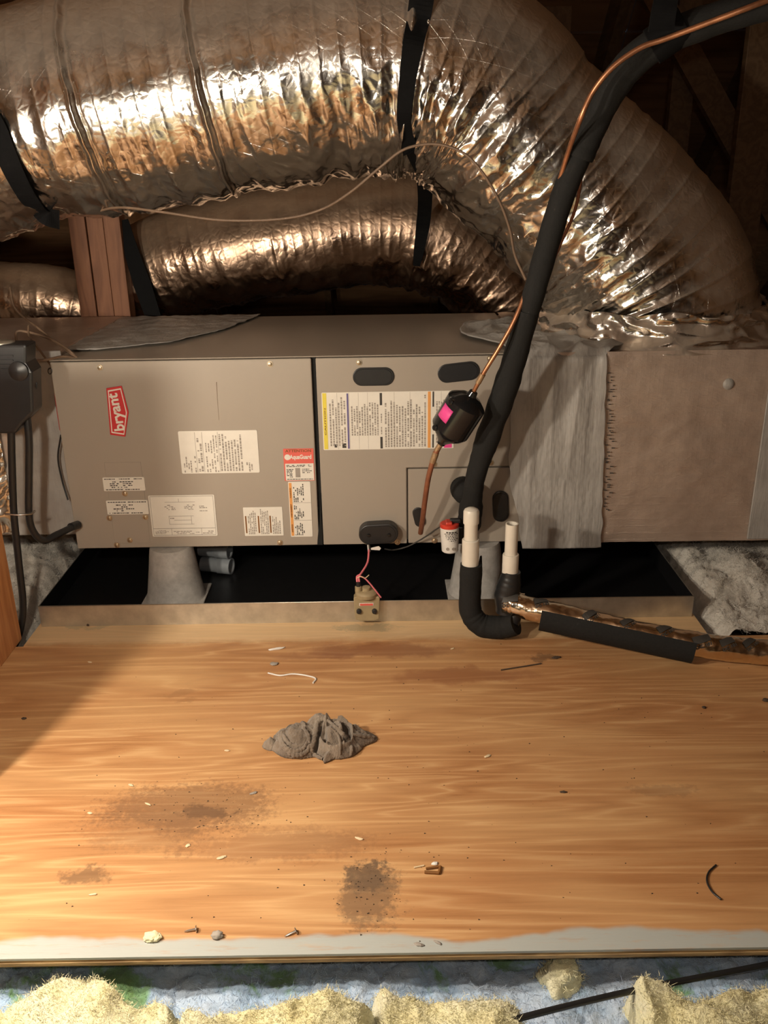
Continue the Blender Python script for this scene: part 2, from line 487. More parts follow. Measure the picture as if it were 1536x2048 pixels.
ceiling = structure('ceiling')
RIDGE_Y, RIDGE_Z, EAVE = -.6, 3.6, 4.4
def slope_pt(x, t, side, off):     # t: 0 at eave, 1 at ridge; off along the inward normal
    y = RIDGE_Y + side*EAVE*(1 - t); z = -.2 + (RIDGE_Z + .2)*t
    n = Vector((0, -side*(RIDGE_Z + .2), -EAVE)).normalized()
    return Vector((x, y, z)) + n*off
def slope_box(x0, x1, t0, t1, side, o0, o1, name, mat):
    c = [slope_pt(x, t, side, o) for o in (o0, o1) for x, t in ((x0, t0), (x1, t0), (x1, t1), (x0, t1))]
    return MB().add(c, [(0,3,2,1),(4,5,6,7),(0,1,5,4),(1,2,6,5),(2,3,7,6),(3,0,4,7)]).build(name, mat, ceiling)
for side in (1, -1):
    nrow = 4
    for r in range(nrow):
        for k in range(3):
            xa = -3.0 + 2*k
            slope_box(xa + .002, xa + 1.998, r/nrow + .0008, (r + 1)/nrow - .0008, side, -.012, 0, 'deck_panel', M['deck'])
    for k in range(10):
        x = -2.74 + .61*k
        slope_box(x - .019, x + .019, .02, .985, side, .0, .14, 'rafter', M['woodx'])
for nm, x0, x1 in (('wall_left', -3.02, -3.0), ('wall_right', 3.0, 3.02)):
    MB().add([(x, y, z) for x in (x0, x1) for y, z in ((-5.0, -.2), (3.8, -.2), (-.6, 3.6))],
             [(0,1,2),(5,4,3),(0,3,4,1),(1,4,5,2),(2,5,3,0)]).build(nm, M['deck'])['kind'] = 'structure'

def post(name, x0, x1, y0, y1, z0, z1, mat, label, boards=1, gap=.003):
    t = thing(name, ((x0 + x1)/2, (y0 + y1)/2, z0), label, 'post', 'roof posts in the dark' if name == 'roof_post' else None)
    w_ = (x1 - x0)/boards
    for k in range(boards):
        MB().box((x0 + w_*k + gap/2, y0 + (.006 if k % 2 else 0), z0), (x0 + w_*(k + 1) - gap/2, y1, z1)).build('board', mat, t, bevel=.002)
    return t
pl = P(147, 520, .775); pr = P(250, 520, .775)
post('wooden_post', pl.x, pr.x, .768, .838, .066, 2.0, M['wood'], 'reddish wooden post of joined studs behind the left end of the air handler', 3)
for (pxa, pxb, Y, lab) in ((1082, 1138, 1.35, 'dark roof post just right of the top of the big foil duct'),
                           (1345, 1392, 1.25, 'dark roof post behind the black insulated line at upper right'),
                           (1488, 1560, .95, 'dark roof post at the right edge behind the foil duct')):
    a, b = P(pxa, 150, Y), P(pxb, 150, Y)
    top = 3.6 - (Y + .6)*3.8/4.4
    post('roof_post', a.x, b.x, Y, Y + .038, -.02, top - .16, M['woodx'], lab)
# diagonal truss member at right
t0, t1 = P(1500, 330, 1.15), P(1330, 20, 1.15)
d = (t1 - t0).normalized(); t0 = t0 - d*.6; t1 = t1 + d*.08
br = thing('truss_brace', t0, 'slanting dark truss brace in the upper right corner', 'brace')
n_ = Vector((d.z, 0, -d.x))*.045
MB().add([t0 - n_, t0 + n_, t1 + n_, t1 - n_] + [q + Vector((0, .038, 0)) for q in (t0 - n_, t0 + n_, t1 + n_, t1 - n_)],
         [(0,1,2,3),(7,6,5,4),(0,4,5,1),(1,5,6,2),(2,6,7,3),(3,7,4,0)]).build('board', M['woodx'], br)

# ------------------------------------------------------------------ drain pan and risers
PX0, PX1, PY0, PY1, PH = -.974, .866, -.15, .86, .064
pan = thing('drain_pan', (0, .3, 0), 'shallow sheet-metal drain pan under the air handler, black inside', 'drain pan')
MB().box((PX0, PY0 + .002, .001), (PX1, PY1, .004)).build('pan_bottom', M['panin'], pan)
def pan_wall(lo, hi, inner_lo, inner_hi):
    o = MB().box(lo, hi).build('pan_wall', M['galv'], pan, bevel=.0008, seg=1)
    MB().box(inner_lo, inner_hi).build('inner_lining', M['panin'], o)
pan_wall((PX0, PY0, 0), (PX1, PY0 + .0015, PH), (PX0 + .002, PY0 + .0016, .004), (PX1 - .002, PY0 + .0026, PH - .0015))
pan_wall((PX0, PY1 - .0015, 0), (PX1, PY1, PH), (PX0 + .002, PY1 - .0026, .004), (PX1 - .002, PY1 - .0016, PH - .0015))
pan_wall((PX0, PY0 + .0016, 0), (PX0 + .0015, PY1 - .0016, PH), (PX0 + .0016, PY0 + .003, .004), (PX0 + .0026, PY1 - .003, PH - .0015))
pan_wall((PX1 - .0015, PY0 + .0016, 0), (PX1, PY1 - .0016, PH), (PX1 - .0026, PY0 + .003, .004), (PX1 - .0016, PY1 - .003, PH - .0015))
MB().tube([(PX0, PY0 + .0008, PH), (PX1, PY0 + .0008, PH)], .0016, 8).build('rolled_rim', M['galv'], pan, smooth=True)

def riser(x, y, label):
    t = thing('equipment_riser', (x, y, .004), label, 'riser', 'risers under the air handler')
    a = .10
    MB().prism_xz([], 0, 0) if False else None
    MB().box((x - a*.92, y - a*.8, .0041), (x + a*.92, y + a*.8, .010)).build('base_flange', M['cone'], t, bevel=.002)
    MB().lathe((x, y, .0102), (0, 0, 1), [(0, .088), (.004, .085), (.09, .072), (.155, .063), (.1625, .060)], 40).build('cone', M['cone'], t, auto=.5)
c1, c2 = P(352, 1180, .02), P(955, 1170, .02)
riser(c1.x, .02, 'grey tapered riser in the pan under the left end of the air handler')
riser(c2.x, .02, 'grey tapered riser in the pan behind the white capped pipe')
riser(c1.x, .62, 'grey tapered riser standing at the back of the pan on the left')
riser(c2.x, .62, 'grey tapered riser standing at the back of the pan on the right')
for (px, py, lab) in ((437, 1118, 'upper of two short grey-blue pipe stubs under the air handler'), (440, 1141, 'lower of two short grey-blue pipe stubs under the air handler')):
    c = P(px + 10, py, .20)
    if 'lower' in lab: c.z = .0041 + .0265
    else: c.z = .0041 + .0265*3
    t = thing('pipe_stub', c, lab, 'pipe', 'pipe stubs under the air handler')
    x0 = c.x - .075; 
    m = MB().lathe((c.x - .07, c.y, c.z), (1, -.25, 0), [(0, .024), (.055, .024), (.0555, .0262), (.1, .0262), (.1, .021), (.03, .021)], 28)
    m.build('pipe_wall', M['pvc_dirty'], t, auto=.5)

# ------------------------------------------------------------------ air handler
CX0, CX1, CZ0, CZ1, CYB = -.895, .40, .174, .7205, .76
ah = thing('air_handler', (-.25, .37, .173), 'taupe horizontal air handler cabinet with red badge and many stickers, over the pan', 'air handler')
MB().box((CX0 + .004, .022, CZ0 + .003), (CX1, CYB, CZ1 + .003)).build('cabinet_body', M['cab'], ah, bevel=.003)
MB().box((CX0, -.002, CZ1 + .0035), (CX1 - .03, .05, CZ1 + .0065)).build('top_flange', M['cab'], ah, bevel=.001, seg=1)
sx = (P(629, 718, 0).x + P(641, 1090, 0).x)/2
o = MB().box((CX0, 0, CZ0), (sx - .0065, .0215, CZ1)).build('blower_door', M['cab'], ah, bevel=.003)
# right door is L-shaped around the lower access panel
ax0 = P(815, 1010, 0).x; az1 = P(900, 936, 0).z
MB().prism_xz([(sx + .0055, CZ0), (ax0 - .002, CZ0), (ax0 - .002, az1 + .002), (CX1, az1 + .002), (CX1, CZ1), (sx + .0055, CZ1)], 0, .0215).build('coil_door', M['cab'], ah, bevel=.0028)
MB().box((ax0 + .002, .001, CZ0 + .001), (CX1, .0215, az1 - .002)).build('access_panel', M['cab'], ah, bevel=.002)
MB().box((sx - .0064, .012, CZ0), (sx + .0054, .0212, CZ1)).build('door_gasket', M['foam'], ah)
g0, g1 = P(636, 1086, 0), P(643, 1000, 0)
MB().prism_xz([(sx - .012, CZ0 + .002), (sx + .004, CZ0 + .002), (sx + .003, CZ0 + .16), (sx - .003, CZ0 + .07), (sx - .010, CZ0 + .025)], -.004, .006).build('loose_gasket_strip', M['foam'], ah)
# small electrical plate, lower left
a, b = P(208, 925, 0), P(301, 1086, 0)
MB().box((a.x, -.0012, b.z), (b.x, .002, a.z)).build('wiring_cover', M['cab'], ah, bevel=.0009, seg=1)

def screw(px, py, par=ah, r=.0068, Y=0, name='screw'):
    p = P(px, py, Y)
    o = MB().lathe((p.x, Y - .0005, p.z), (0, -1, 0), [(0, r*1.25), (.0012, r*1.25), (.0013, r*.8), (.0045, r*.75), (.005, r*.6)], 12).build(name, M['brass'], par, auto=.5)
    return o
for px, py in ((200, 735), (540, 728), (250, 987), (219, 1036), (291, 1034), (260, 1080), (234, 1090), (560, 1085),
               (718, 725), (980, 717), (868, 928), (981, 925), (733, 1083), (795, 1084), (869, 1081)):
    screw(px, py)

def oval(px, py, w_, h_, ang, depth, name, raised=False):
    p = P(px, py, 0); a, b = px2m(w_, 0, p.z)/2, px2m(h_, 0, p.z)/2
    r = min(a, b)*.999
    poly = rot2(rrect(p.x - a, p.x + a, p.z - b, p.z + b, r, 8), (p.x, p.z), ang)
    o = MB().prism_xz(poly, -depth, .001).build(name, M['black'], ah, bevel=min(.003, depth*.45))
    k = .86 if raised else .9
    poly2 = [(p.x + (x - p.x)*k, p.z + (z - p.z)*(k - .04)) for x, z in poly]
    MB().prism_xz(poly2, -depth - .0012, -depth + .002).build('raised_rim' if not raised else 'cover', M['black'], o, bevel=.0008, seg=1)
    return o, p
oval(747, 753, 83, 37, 0, .004, 'knockout_plug')
oval(917, 744, 84, 38, .10, .004, 'knockout_plug')
oval(838, 1034, 22, 42, .22, .004, 'knockout_plug')
oval(1001, 1012, 32, 66, .06, .006, 'knockout_plug')
cb, cp = oval(757, 1060, 78, 42, .04, .034, 'drain_cap_box', True)
for dx in (-.028, .03):
    MB().lathe((cp.x + dx, -.035, cp.z - .002), (0, -1, 0), [(0, .006), (.003, .005), (.0035, .003)], 12).build('plug_pin', M['gloss_black'], cb, auto=.5)

# printed stickers -------------------------------------------------
def words(mb, x0, x1, z0, z1, nl, vertical=True, fill=.8, seed=0, y=-.0022, wt=.55, ragged=.25):
    rr = random.Random(seed)
    for i in range(nl):
        if vertical: c = x0 + (x1 - x0)*(i + .5)/nl; th = (x1 - x0)/nl*wt/2; a, b = z0, z1
        else: c = z1 - (z1 - z0)*(i + .5)/nl; th = (z1 - z0)/nl*wt/2; a, b = x0, x1
        span = (b - a)*(1 - ragged*rr.random())
        q = a
        while q < a + span - .002:
            wl = .002 + .007*rr.random()
            e = min(q + wl, a + span)
            if rr.random() < fill:
                if vertical: v = [(c - th, y, q), (c + th, y, q), (c + th, y, e), (c - th, y, e)]
                else: v = [(q, y, c - th), (e, y, c - th), (e, y, c + th), (q, y, c + th)]
                mb.add(v, [(0, 1, 2, 3)])
            q = e + .0016
def pxrect(x0, y0, x1, y1):
    a = P((x0 + x1)/2, y0, 0); b = P((x0 + x1)/2, y1, 0)
    ym = (y0 + y1)/2
    return P(x0, ym, 0).x, P(x1, ym, 0).x, b.z, a.z
def sticker(name, px, mat, r=.004, y0=-.0016):
    x0, x1, z0, z1 = pxrect(*px)
    o = MB().prism_xz(rrect(x0, x1, z0, z1, r), y0, -.0002).build(name, mat, ah)
    return o, (x0, x1, z0, z1)
def sub(rc, u0, u1, v0, v1):     # fractions from left / from top
    x0, x1, z0, z1 = rc
    return x0 + (x1 - x0)*u0, x0 + (x1 - x0)*u1, z1 - (z1 - z0)*v1, z1 - (z1 - z0)*v0
def block(par, rc, mat, name, y0=-.0021, y1=-.0015, r=0):
    x0, x1, z0, z1 = rc
    m = MB(); m.prism_xz(rrect(x0, x1, z0, z1, r) if r else [(x0, z0), (x1, z0), (x1, z1), (x0, z1)], y0, y1)
    return m.build(name, mat, par)
def text(s_, size, c, rot, mat, par, name, bold=0.0, sx_=1.0, y=-.0026, wd=None, ext=.0002, mtx=None):
    cu = bpy.data.curves.new(name, 'FONT'); cu.body = s_; cu.size = size; cu.align_x = 'CENTER'; cu.align_y = 'CENTER'
    cu.extrude = ext; cu.offset = bold; cu.resolution_u = 3
    ob = bpy.data.objects.new(name, cu); COL.objects.link(ob)
    bpy.context.view_layer.update()
    me = bpy.data.meshes.new_from_object(ob.evaluated_get(bpy.context.evaluated_depsgraph_get()))
    bpy.data.objects.remove(ob); bpy.data.curves.remove(cu)
    if wd:
        xs = [v.co.x for v in me.vertices]; k = wd/max(1e-6, max(xs) - min(xs)); sx_ = k
    T = mtx if mtx is not None else (Matrix.Translation((c[0], y, c[1])) @ Matrix.Rotation(math.pi/2, 4, 'X') @ Matrix.Rotation(rot, 4, 'Z'))
    me.transform(T @ Matrix.Diagonal((sx_, 1, 1, 1)))
    me.materials.clear(); me.materials.append(mat)
    me.name = name
    o = bpy.data.objects.new(name, me); COL.objects.link(o); parent(o, par)
    return o

# brand badge
pts = [(221, 869), (251, 873), (258, 824), (244, 771), (213, 776)]
poly = [((lambda q: (q.x, q.z))(P(x, y, 0))) for x, y in pts]
bc = (sum(q[0] for q in poly)/5, sum(q[1] for q in poly)/5)
badge = MB().prism_xz(poly, -.004, -.0002).build('brand_badge', M['red'], ah, bevel=.0015)
tag(badge, 'red badge with white lettering')
shr = lambda k: [(bc[0] + (x - bc[0])*k, bc[1] + (z - bc[1])*(1 - (1 - k)*.55)) for x, z in poly]
MB().prism_xz(shr(.84), -.0046, -.0038).build('badge_border', M['white'], badge)
MB().prism_xz(shr(.74), -.0052, -.0044).build('badge_field', M['red'], badge)
tc = P(234, 824, 0)
text('bryant', .040, (tc.x, tc.z), math.radians(90 + 5), M['white'], badge, 'badge_lettering', .0011, y=-.0056, wd=px2m(76, 0), ext=.0004)

# rating plate
o, rc = sticker('rating_label', (360, 861, 517, 946), M['white'])
m = MB()
words(m, *sub(rc, .50, .80, .05, .95), 8, True, .9, 1)
words(m, *sub(rc, .32, .49, .06, .97), 5, True, .75, 2, wt=.45)
words(m, *sub(rc, .03, .20, .55, .97), 6, True, .6, 3, ragged=.4)
words(m, *sub(rc, .22, .29, .08, .95), 2, True, .6, 4, wt=.7)
words(m, *sub(rc, .83, .92, .60, .97), 3, True, .7, 5, ragged=.5)
m.build('fine_print', M['greyink'], o)
m = MB()
for u in (.205, .295, .495): 
    x0, x1, z0, z1 = sub(rc, u, u + .004, .03, .97); m.prism_xz([(x0, z0), (x1, z0), (x1, z1), (x0, z1)], -.0021, -.0015)
m.build('rule_lines', M['greyink'], o)
# two flat labels
for k, px in enumerate(((207, 954, 290, 981), (214, 1000, 297, 1028))):
    o, rc = sticker('wiring_label', px, M['white'], .0025, -.0030)
    m = MB(); words(m, *sub(rc, .04, .97, .06, .18), 1, False, .97, 10 + k, y=-.0034, ragged=.02)
    words(m, *sub(rc, .16, .80, .26, .80), 4, False, .6, 12 + k, y=-.0034)
    words(m, *sub(rc, .05, .97, .84, .96), 1, False, .9, 14 + k, y=-.0034, ragged=.1); m.build('fine_print', M['ink'], o)
# wiring diagram
o, rc = sticker('wiring_diagram', (301, 990, 432, 1072), M['white'], .003)
m = MB()
for (u0, u1, v0, v1) in ((.02, .98, .02, .03), (.02, .98, .965, .975), (.02, .025, .02, .97), (.975, .98, .02, .97), (.02, .98, .80, .81), (.30, .305, .8, .97), (.76, .765, .8, .97),
                         (.28, .66, .50, .507), (.28, .285, .50, .70), (.28, .66, .70, .707), (.62, .625, .5, .7), (.24, .70, .16, .167), (.45, .455, .08, .16), (.36, .62, .60, .607)):
    x0, x1, z0, z1 = sub(rc, u0, u1, v0, v1); m.prism_xz([(x0, z0), (x1, z0), (x1, z1), (x0, z1)], -.0021, -.0015)
m.build('rule_lines', M['greyink'], o)
m = MB()
words(m, *sub(rc, .23, .40, .22, .36), 4, False, .55, 20); words(m, *sub(rc, .53, .70, .22, .36), 4, False, .55, 21)
words(m, *sub(rc, .76, .88, .25, .40), 4, False, .6, 22); words(m, *sub(rc, .05, .28, .84, .94), 4, False, .8, 23)
words(m, *sub(rc, .33, .74, .86, .95), 3, False, .8, 24); words(m, *sub(rc, .78, .96, .86, .95), 2, False, .8, 25)
words(m, *sub(rc, .30, .66, .53, .58), 1, False, .5, 26)
m.build('fine_print', M['greyink'], o)
# caution label
o, rc = sticker('caution_label', (488, 1014, 566, 1071), M['white'], .002)
m = MB()
for i, u in enumerate((.10, .42, .72)): words(m, *sub(rc, u, u + .22, .06 if i < 2 else .3, .94), 5, True, .9, 30 + i)
m.build('fine_print', M['greyink'], o)
for u in (.035, .36, .66): block(o, sub(rc, u, u + .035, .3, .9), M['brown_ink'], 'warning_word')
# red attention sticker
o, rc = sticker('attention_sticker', (568, 897, 628, 961), M['redlabel'], .001)
block(o, sub(rc, .04, .985, .46, .985), M['white'], 'white_field')
c = sub(rc, .5, .5, .07, .07); text('ATTENTION', .011, (c[0], c[2]), 0, M['brown_ink'], o, 'heading', .0002, y=-.0020, wd=px2m(52, 0))
c = sub(rc, .57, .57, .26, .26); text('AquaGuard', .017, (c[0], c[2]), 0, M['white'], o, 'wordmark', .0006, y=-.0020, wd=px2m(44, 0))
c = sub(rc, .13, .13, .26, .26)
MB().lathe((c[0], -.0014, c[2]), (0, -1, 0), [(0, .0085), (.0008, .0085)], 20).build('round_emblem', M['white'], o)
m = MB(); words(m, *sub(rc, .08, .95, .49, .57), 2, False, .85, 40, y=-.0026, ragged=.1); words(m, *sub(rc, .08, .33, .62, .90), 6, False, .8, 41, y=-.0026)
words(m, *sub(rc, .60, .92, .61, .77), 3, False, .95, 42, y=-.0026, wt=.45); words(m, *sub(rc, .08, .95, .93, .97), 1, False, .9, 43, y=-.0026, ragged=.03)
m.build('fine_print', M['ink'], o)
block(o, sub(rc, .37, .53, .60, .89), M['greyink'], 'product_picture', -.0026, -.002)
# orange warning label
o, rc = sticker('warning_label', (579, 963, 623, 1073), M['white'], .003)
block(o, sub(rc, .03, .155, .02, .98), M['orange'], 'orange_band')
for s_, v, wd in (('WARNING', .20, 22), ('AVERTISSEMENT', .52, 30), ('ADVERTENCIA', .84, 18)):
    c = sub(rc, .09, .09, v, v); text(s_, .0055, (c[0], c[2]), math.pi/2, M['brown_ink'], o, 'band_lettering', .0002, y=-.0024, wd=px2m(wd, 0))
m = MB()
for i, (v0, v1) in enumerate(((.03, .36), (.40, .68), (.72, .97))): words(m, *sub(rc, .20, .66 if i else .70, v0, v1), 6, True, .8, 50 + i, ragged=.35)
m.build('fine_print', M['ink'], o)
m = MB()
for v in (.375, .695):
    x0, x1, z0, z1 = sub(rc, .18, .98, v, v + .005); m.prism_xz([(x0, z0), (x1, z0), (x1, z1), (x0, z1)], -.0021, -.0015)
m.build('rule_lines', M['greyink'], o)
# large instruction sticker
o, rc = sticker('instruction_label', (645, 783, 908, 898), M['white'], .003)
block(o, sub(rc, .006, .036, .01, .985), M['yellow'], 'yellow_band')
block(o, sub(rc, .188, .201, .02, .98), M['purple'], 'purple_band')
block(o, sub(rc, .800, .822, .01, .985), M['orange'], 'orange_band')
for rcx in ((.437, .455, .02, .23), (.437, .455, .78, .985), (.835, .847, .01, .27), (.835, .847, .75, .985)): block(o, sub(rc, *rcx), M['ink'], 'black_bar')
m = MB()
words(m, *sub(rc, .05, .18, .05, .93), 6, True, .9, 60); words(m, *sub(rc, .215, .43, .15, .75), 11, True, .93, 61, ragged=.3)
words(m, *sub(rc, .44, .455, .26, .76), 1, True, .9, 62); words(m, *sub(rc, .47, .79, .05, .96), 15, True, .93, 63, ragged=.35)
words(m, *sub(rc, .86, .93, .08, .9), 4, True, .85, 64)
m.build('fine_print', M['greyink'], o)
m = MB()
for u in (.115, .205, .275, .345, .545, .665, .90):
    x0, x1, z0, z1 = sub(rc, u, u + .0015, .01, .99); m.prism_xz([(x0, z0), (x1, z0), (x1, z1), (x0, z1)], -.0019, -.0015)
m.build('rule_lines', M['greyink'], o)
block(o, sub(rc, .085, .105, .90, .955), M['ink'], 'pictogram'); block(o, sub(rc, .145, .175, .885, .965), M['ink'], 'pictogram')
x0, x1, z0, z1 = sub(rc, .925, .985, .92, .99)
block(o, (x0, x1, z0, z1), M['pink'], 'pink_corner')
c = sub(rc, .022, .022, .5, .5); text('CAUTION', .0058, (c[0], c[2]), math.pi/2, M['brown_ink'], o, 'band_lettering', .0001, y=-.0024, wd=px2m(55, 0))
# rub mark on the blower door
m = MB(); p = P(436, 812, 0)
m.tube([P(433, 764, -.0004), P(435, 800, -.0004), P(438, 840, -.0004)], [.0012, .0006, .0004], 6, squash=.3)
m.build('scuff_mark', M['brownwire'], ah)

# ------------------------------------------------------------------ heavy foil ducts
def foil_tube(name, pts, rad, nseg, nc, mat, par, seed, folds=.018, crump=.008, coil=.0026, pitch=.052, up=(0, -1, 0), seams=(), flat=None):
    path = spline(pts, 24); rr = lerp_list(rad, 24)
    # resample evenly
    P_ = np.array([tuple(q) for q in path]); dl = np.r_[0, np.cumsum(np.linalg.norm(np.diff(P_, axis=0), axis=1))]
    s = np.linspace(0, dl[-1], nseg)
    Q = np.stack([np.interp(s, dl, P_[:, k]) for k in range(3)], 1); rad_ = np.interp(s, dl, rr)
    for _ in range(40): Q[1:-1] = (Q[:-2] + Q[2:] + 2*Q[1:-1])/4
    T = np.gradient(Q, axis=0); T /= np.linalg.norm(T, axis=1)[:, None]
    u = np.array(up, float); U = np.zeros_like(Q)
    for i in range(nseg):
        u = u - T[i]*(u@T[i]); u /= np.linalg.norm(u); U[i] = u
    W = np.cross(T, U)
    th = np.linspace(0, 2*np.pi, nc + 1)
    S, TH = np.meshgrid(s, th, indexing='ij'); RR = rad_[:, None]
    N = U[:, None, :]*np.cos(TH)[..., None] + W[:, None, :]*np.sin(TH)[..., None]
    curv = np.gradient(T, axis=0)/np.gradient(s)[:, None]
    inner = np.einsum('ik,ijk->ij', curv, N)                 # >0 on the inside of a bend
    a = np.cos(TH)*RR; b = np.sin(TH)*RR
    lw_ = np.clip((.15 - N[..., 2])/.75, 0, 1); lw_ = lw_*lw_*(3 - 2*lw_)
    patch = .55 + .6*pnoise(S*2.2, a*2, b*2, seed + 12)
    mask = np.clip(.12 + patch*(1.0*lw_ + .5*np.clip(inner, 0, 2.0)), .06, 1.3)
    sw = S + .03*pnoise(S*2.5, a*3, b*3, seed + 9)
    f1 = ridge(sw*8.0, a*1.3, b*1.3, seed); f2 = ridge(sw*17 + a*3, a*3.0, b*3.0, seed + 1)
    c1 = ridge(S*15, a*11, b*11, seed + 2); c2 = ridge(S*33, a*26, b*26, seed + 3)
    bulge = pnoise(S*3.0, a*3, b*3, seed + 5)
    r = RR + .012*bulge + folds*mask*(f1 - .4) + folds*.55*mask*(f2 - .4) + crump*mask*(c1 - .3) + crump*.45*mask*(c2 - .3)
    for q_ in seams:
        k_ = int(np.argmin(np.linalg.norm(Q - np.array(tuple(q_)), axis=1)))
        wv_ = S - s[k_] + .010*pnoise(a*5, b*5, S*0, seed + 21) + .004*pnoise(a*22, b*22, S*0, seed + 22)
        r = r + .010*np.exp(-(wv_/.007)**2) - .005*np.exp(-((wv_ - .014)/.008)**2)
    ph = S/pitch
    r = r + coil*(.5 - np.abs(np.sin(np.pi*(ph + .15*pnoise(S*1.5, a*2, b*2, seed + 7))))**.35)*np.clip(1.2 - .5*mask, .3, 1)
    X = Q[:, None, :] + N*r[..., None]
    if flat is not None: X[..., 2] = np.where(X[..., 2] > flat, X[..., 2], flat + .15*(X[..., 2] - flat))
    n1 = nc + 1
    v = X.reshape(-1, 3)
    i, j = np.meshgrid(np.arange(nseg - 1), np.arange(nc), indexing='ij')
    q = np.stack([i*n1 + j, i*n1 + j + 1, (i + 1)*n1 + j + 1, (i + 1)*n1 + j], -1).reshape(-1, 4)
    me = bpy.data.meshes.new(name)
    me.vertices.add(len(v)); me.vertices.foreach_set('co', v.astype(np.float32).ravel())
    me.loops.add(q.size); me.loops.foreach_set('vertex_index', q.astype(np.int32).ravel())
    me.polygons.add(len(q)); me.polygons.foreach_set('loop_start', np.arange(0, q.size, 4, dtype=np.int32))
    me.polygons.foreach_set('use_smooth', np.ones(len(q), dtype=bool))
    me.update(calc_edges=True)
    uvl = me.uv_layers.new(name='UVMap')
    UV = np.stack([S, TH*RR], -1).reshape(-1, 2).astype(np.float32)
    uvl.data.foreach_set('uv', UV[q.ravel()].ravel())
    me.materials.append(mat)
    o = bpy.data.objects.new(name, me); COL.objects.link(o)
    if par: parent(o, par)
    return o

YB = .36
big = thing('flexible_duct', P(1300, 640, YB), 'large crinkled silver foil flexible duct arching over the air handler', 'duct', 'foil flexible ducts')
bpts = [P(-330, 400, YB + .12), P(-160, 325, YB + .06), P(0, 252, YB), P(200, 215, YB), P(420, 176, YB), P(640, 140, YB), P(820, 130, YB),
        P(945, 180, YB), P(1045, 280, YB), P(1140, 375, YB), P(1230, 465, YB), P(1295, 560, YB), P(1312, 652, YB)]
brad = [.26, .265, .275, .285, .285, .285, .28, .272, .268, .270, .282, .292, .298]
big_mesh = foil_tube('foil_jacket', bpts, brad, 920, 370, M['foil'], big, 3, seams=[P(432, 176, YB), P(205, 215, YB), P(815, 130, YB)])
tag(big_mesh, 'crinkled foil jacket')
low_d = thing('flexible_duct', P(640, 640, .99), 'smaller dark foil flexible duct passing below and behind the large one', 'duct', 'foil flexible ducts')
YL = .99
lpts = [P(215, 640, YL + .10), P(300, 555, YL + .02), P(430, 508, YL), P(600, 474, YL), P(760, 456, YL), P(880, 475, YL), P(980, 545, YL), P(1050, 630, YL), P(1090, 720, YL)]
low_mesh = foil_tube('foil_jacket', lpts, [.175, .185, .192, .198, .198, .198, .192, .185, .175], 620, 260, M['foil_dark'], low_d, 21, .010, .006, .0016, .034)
far_d = thing('flexible_duct', P(60, 600, 1.0), 'dim brown foil duct in the dark behind the left plenum', 'duct', 'foil flexible ducts')
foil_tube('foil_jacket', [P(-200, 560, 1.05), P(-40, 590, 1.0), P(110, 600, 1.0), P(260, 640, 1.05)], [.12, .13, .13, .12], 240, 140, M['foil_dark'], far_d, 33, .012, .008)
far2 = thing('flexible_duct', P(640, 420, 1.15), 'crumpled foil duct glimpsed in the dark gap between the two nearer ducts', 'duct', 'foil flexible ducts')
foil_tube('foil_jacket', [P(220, 480, 1.38), P(420, 440, 1.36), P(640, 420, 1.38), P(900, 420, 1.4)], [.11, .115, .115, .11], 260, 130, M['foil'], far2, 39, .014, .010)

def bvh_of(o):
    me = o.data; n = len(me.vertices); co = np.empty(n*3, np.float32); me.vertices.foreach_get('co', co)
    # meshes are stored in world coordinates
    return BVHTree.FromPolygons([tuple(c) for c in co.reshape(-1, 3)[:]], [tuple(p.vertices) for p in me.polygons])
BV_BIG = bvh_of(big_mesh)
def on_surf(bv, px, py, off, default=None):
    r = Vector(ray(px, py)).normalized()
    h = bv.ray_cast(Vector(CAM), r)
    if h[0] is None: return default
    return h[0] - r*off

def ribbon(name, pts, width, thick, mat, par, facing=(0, -1, 0), n=8):
    path = spline(pts, n); wl = lerp_list(width, n) if hasattr(width, '__len__') else [width]*len(path)
    v, f = [], []
    m = len(path)
    for i, p in enumerate(path):
        t = (path[min(i + 1, m - 1)] - path[max(i - 1, 0)]).normalized()
        fc = (Vector(CAM) - p).normalized() if facing == 'out' else Vector(facing)
        sd = t.cross(fc).normalized(); nn = sd.cross(t).normalized()
        for a, b in ((-1, -1), (1, -1), (1, 1), (-1, 1)): v.append(p + sd*a*wl[i]/2 + nn*b*thick/2)
    for i in range(m - 1):
        for k in range(4): f.append((i*4 + k, i*4 + (k + 1) % 4, (i + 1)*4 + (k + 1) % 4, (i + 1)*4 + k))
    f += [(3, 2, 1, 0), tuple((m - 1)*4 + k for k in range(4))]
    mb = MB().add(v, f); return mb.build(name, mat, par)

# hanging straps
cs = [P(862, -140, -.02), P(850, -60, -.02)]
for px, py in ((840, 20), (826, 90), (815, 160), (808, 225), (812, 270), (822, 305)):
    cs.append(on_surf(BV_BIG, px, py, .012, P(px, py, .05)))
st = thing('hanging_strap', cs[0], 'black strap hanging across the front of the large foil duct, centre', 'strap', 'black duct straps')
ribbon('webbing', cs, [.062, .060, .060, .050, .042, .036, .036, .044], .003, M['strap'], st)
cs2 = [P(828, 300, .16), P(848, 345, .30), P(850, 400, .62), P(846, 450, .745), P(838, 500, .77), P(833, 532, .79)]
st = thing('hanging_strap', cs2[0], 'black strap running down from under the large duct over the smaller duct', 'strap', 'black duct straps')
ribbon('webbing', cs2, [.046, .050, .046, .046, .036, .024], .003, M['strap'], st)
cs3 = []
for px, py in ((-40, 205), (-10, 255), (12, 310), (35, 360), (62, 405), (92, 432), (118, 440)):
    cs3.append(on_surf(BV_BIG, px, py, .012, P(px, py, .2)))
st = thing('hanging_strap', cs3[0], 'wide black strap around the large foil duct at the left edge', 'strap', 'black duct straps')
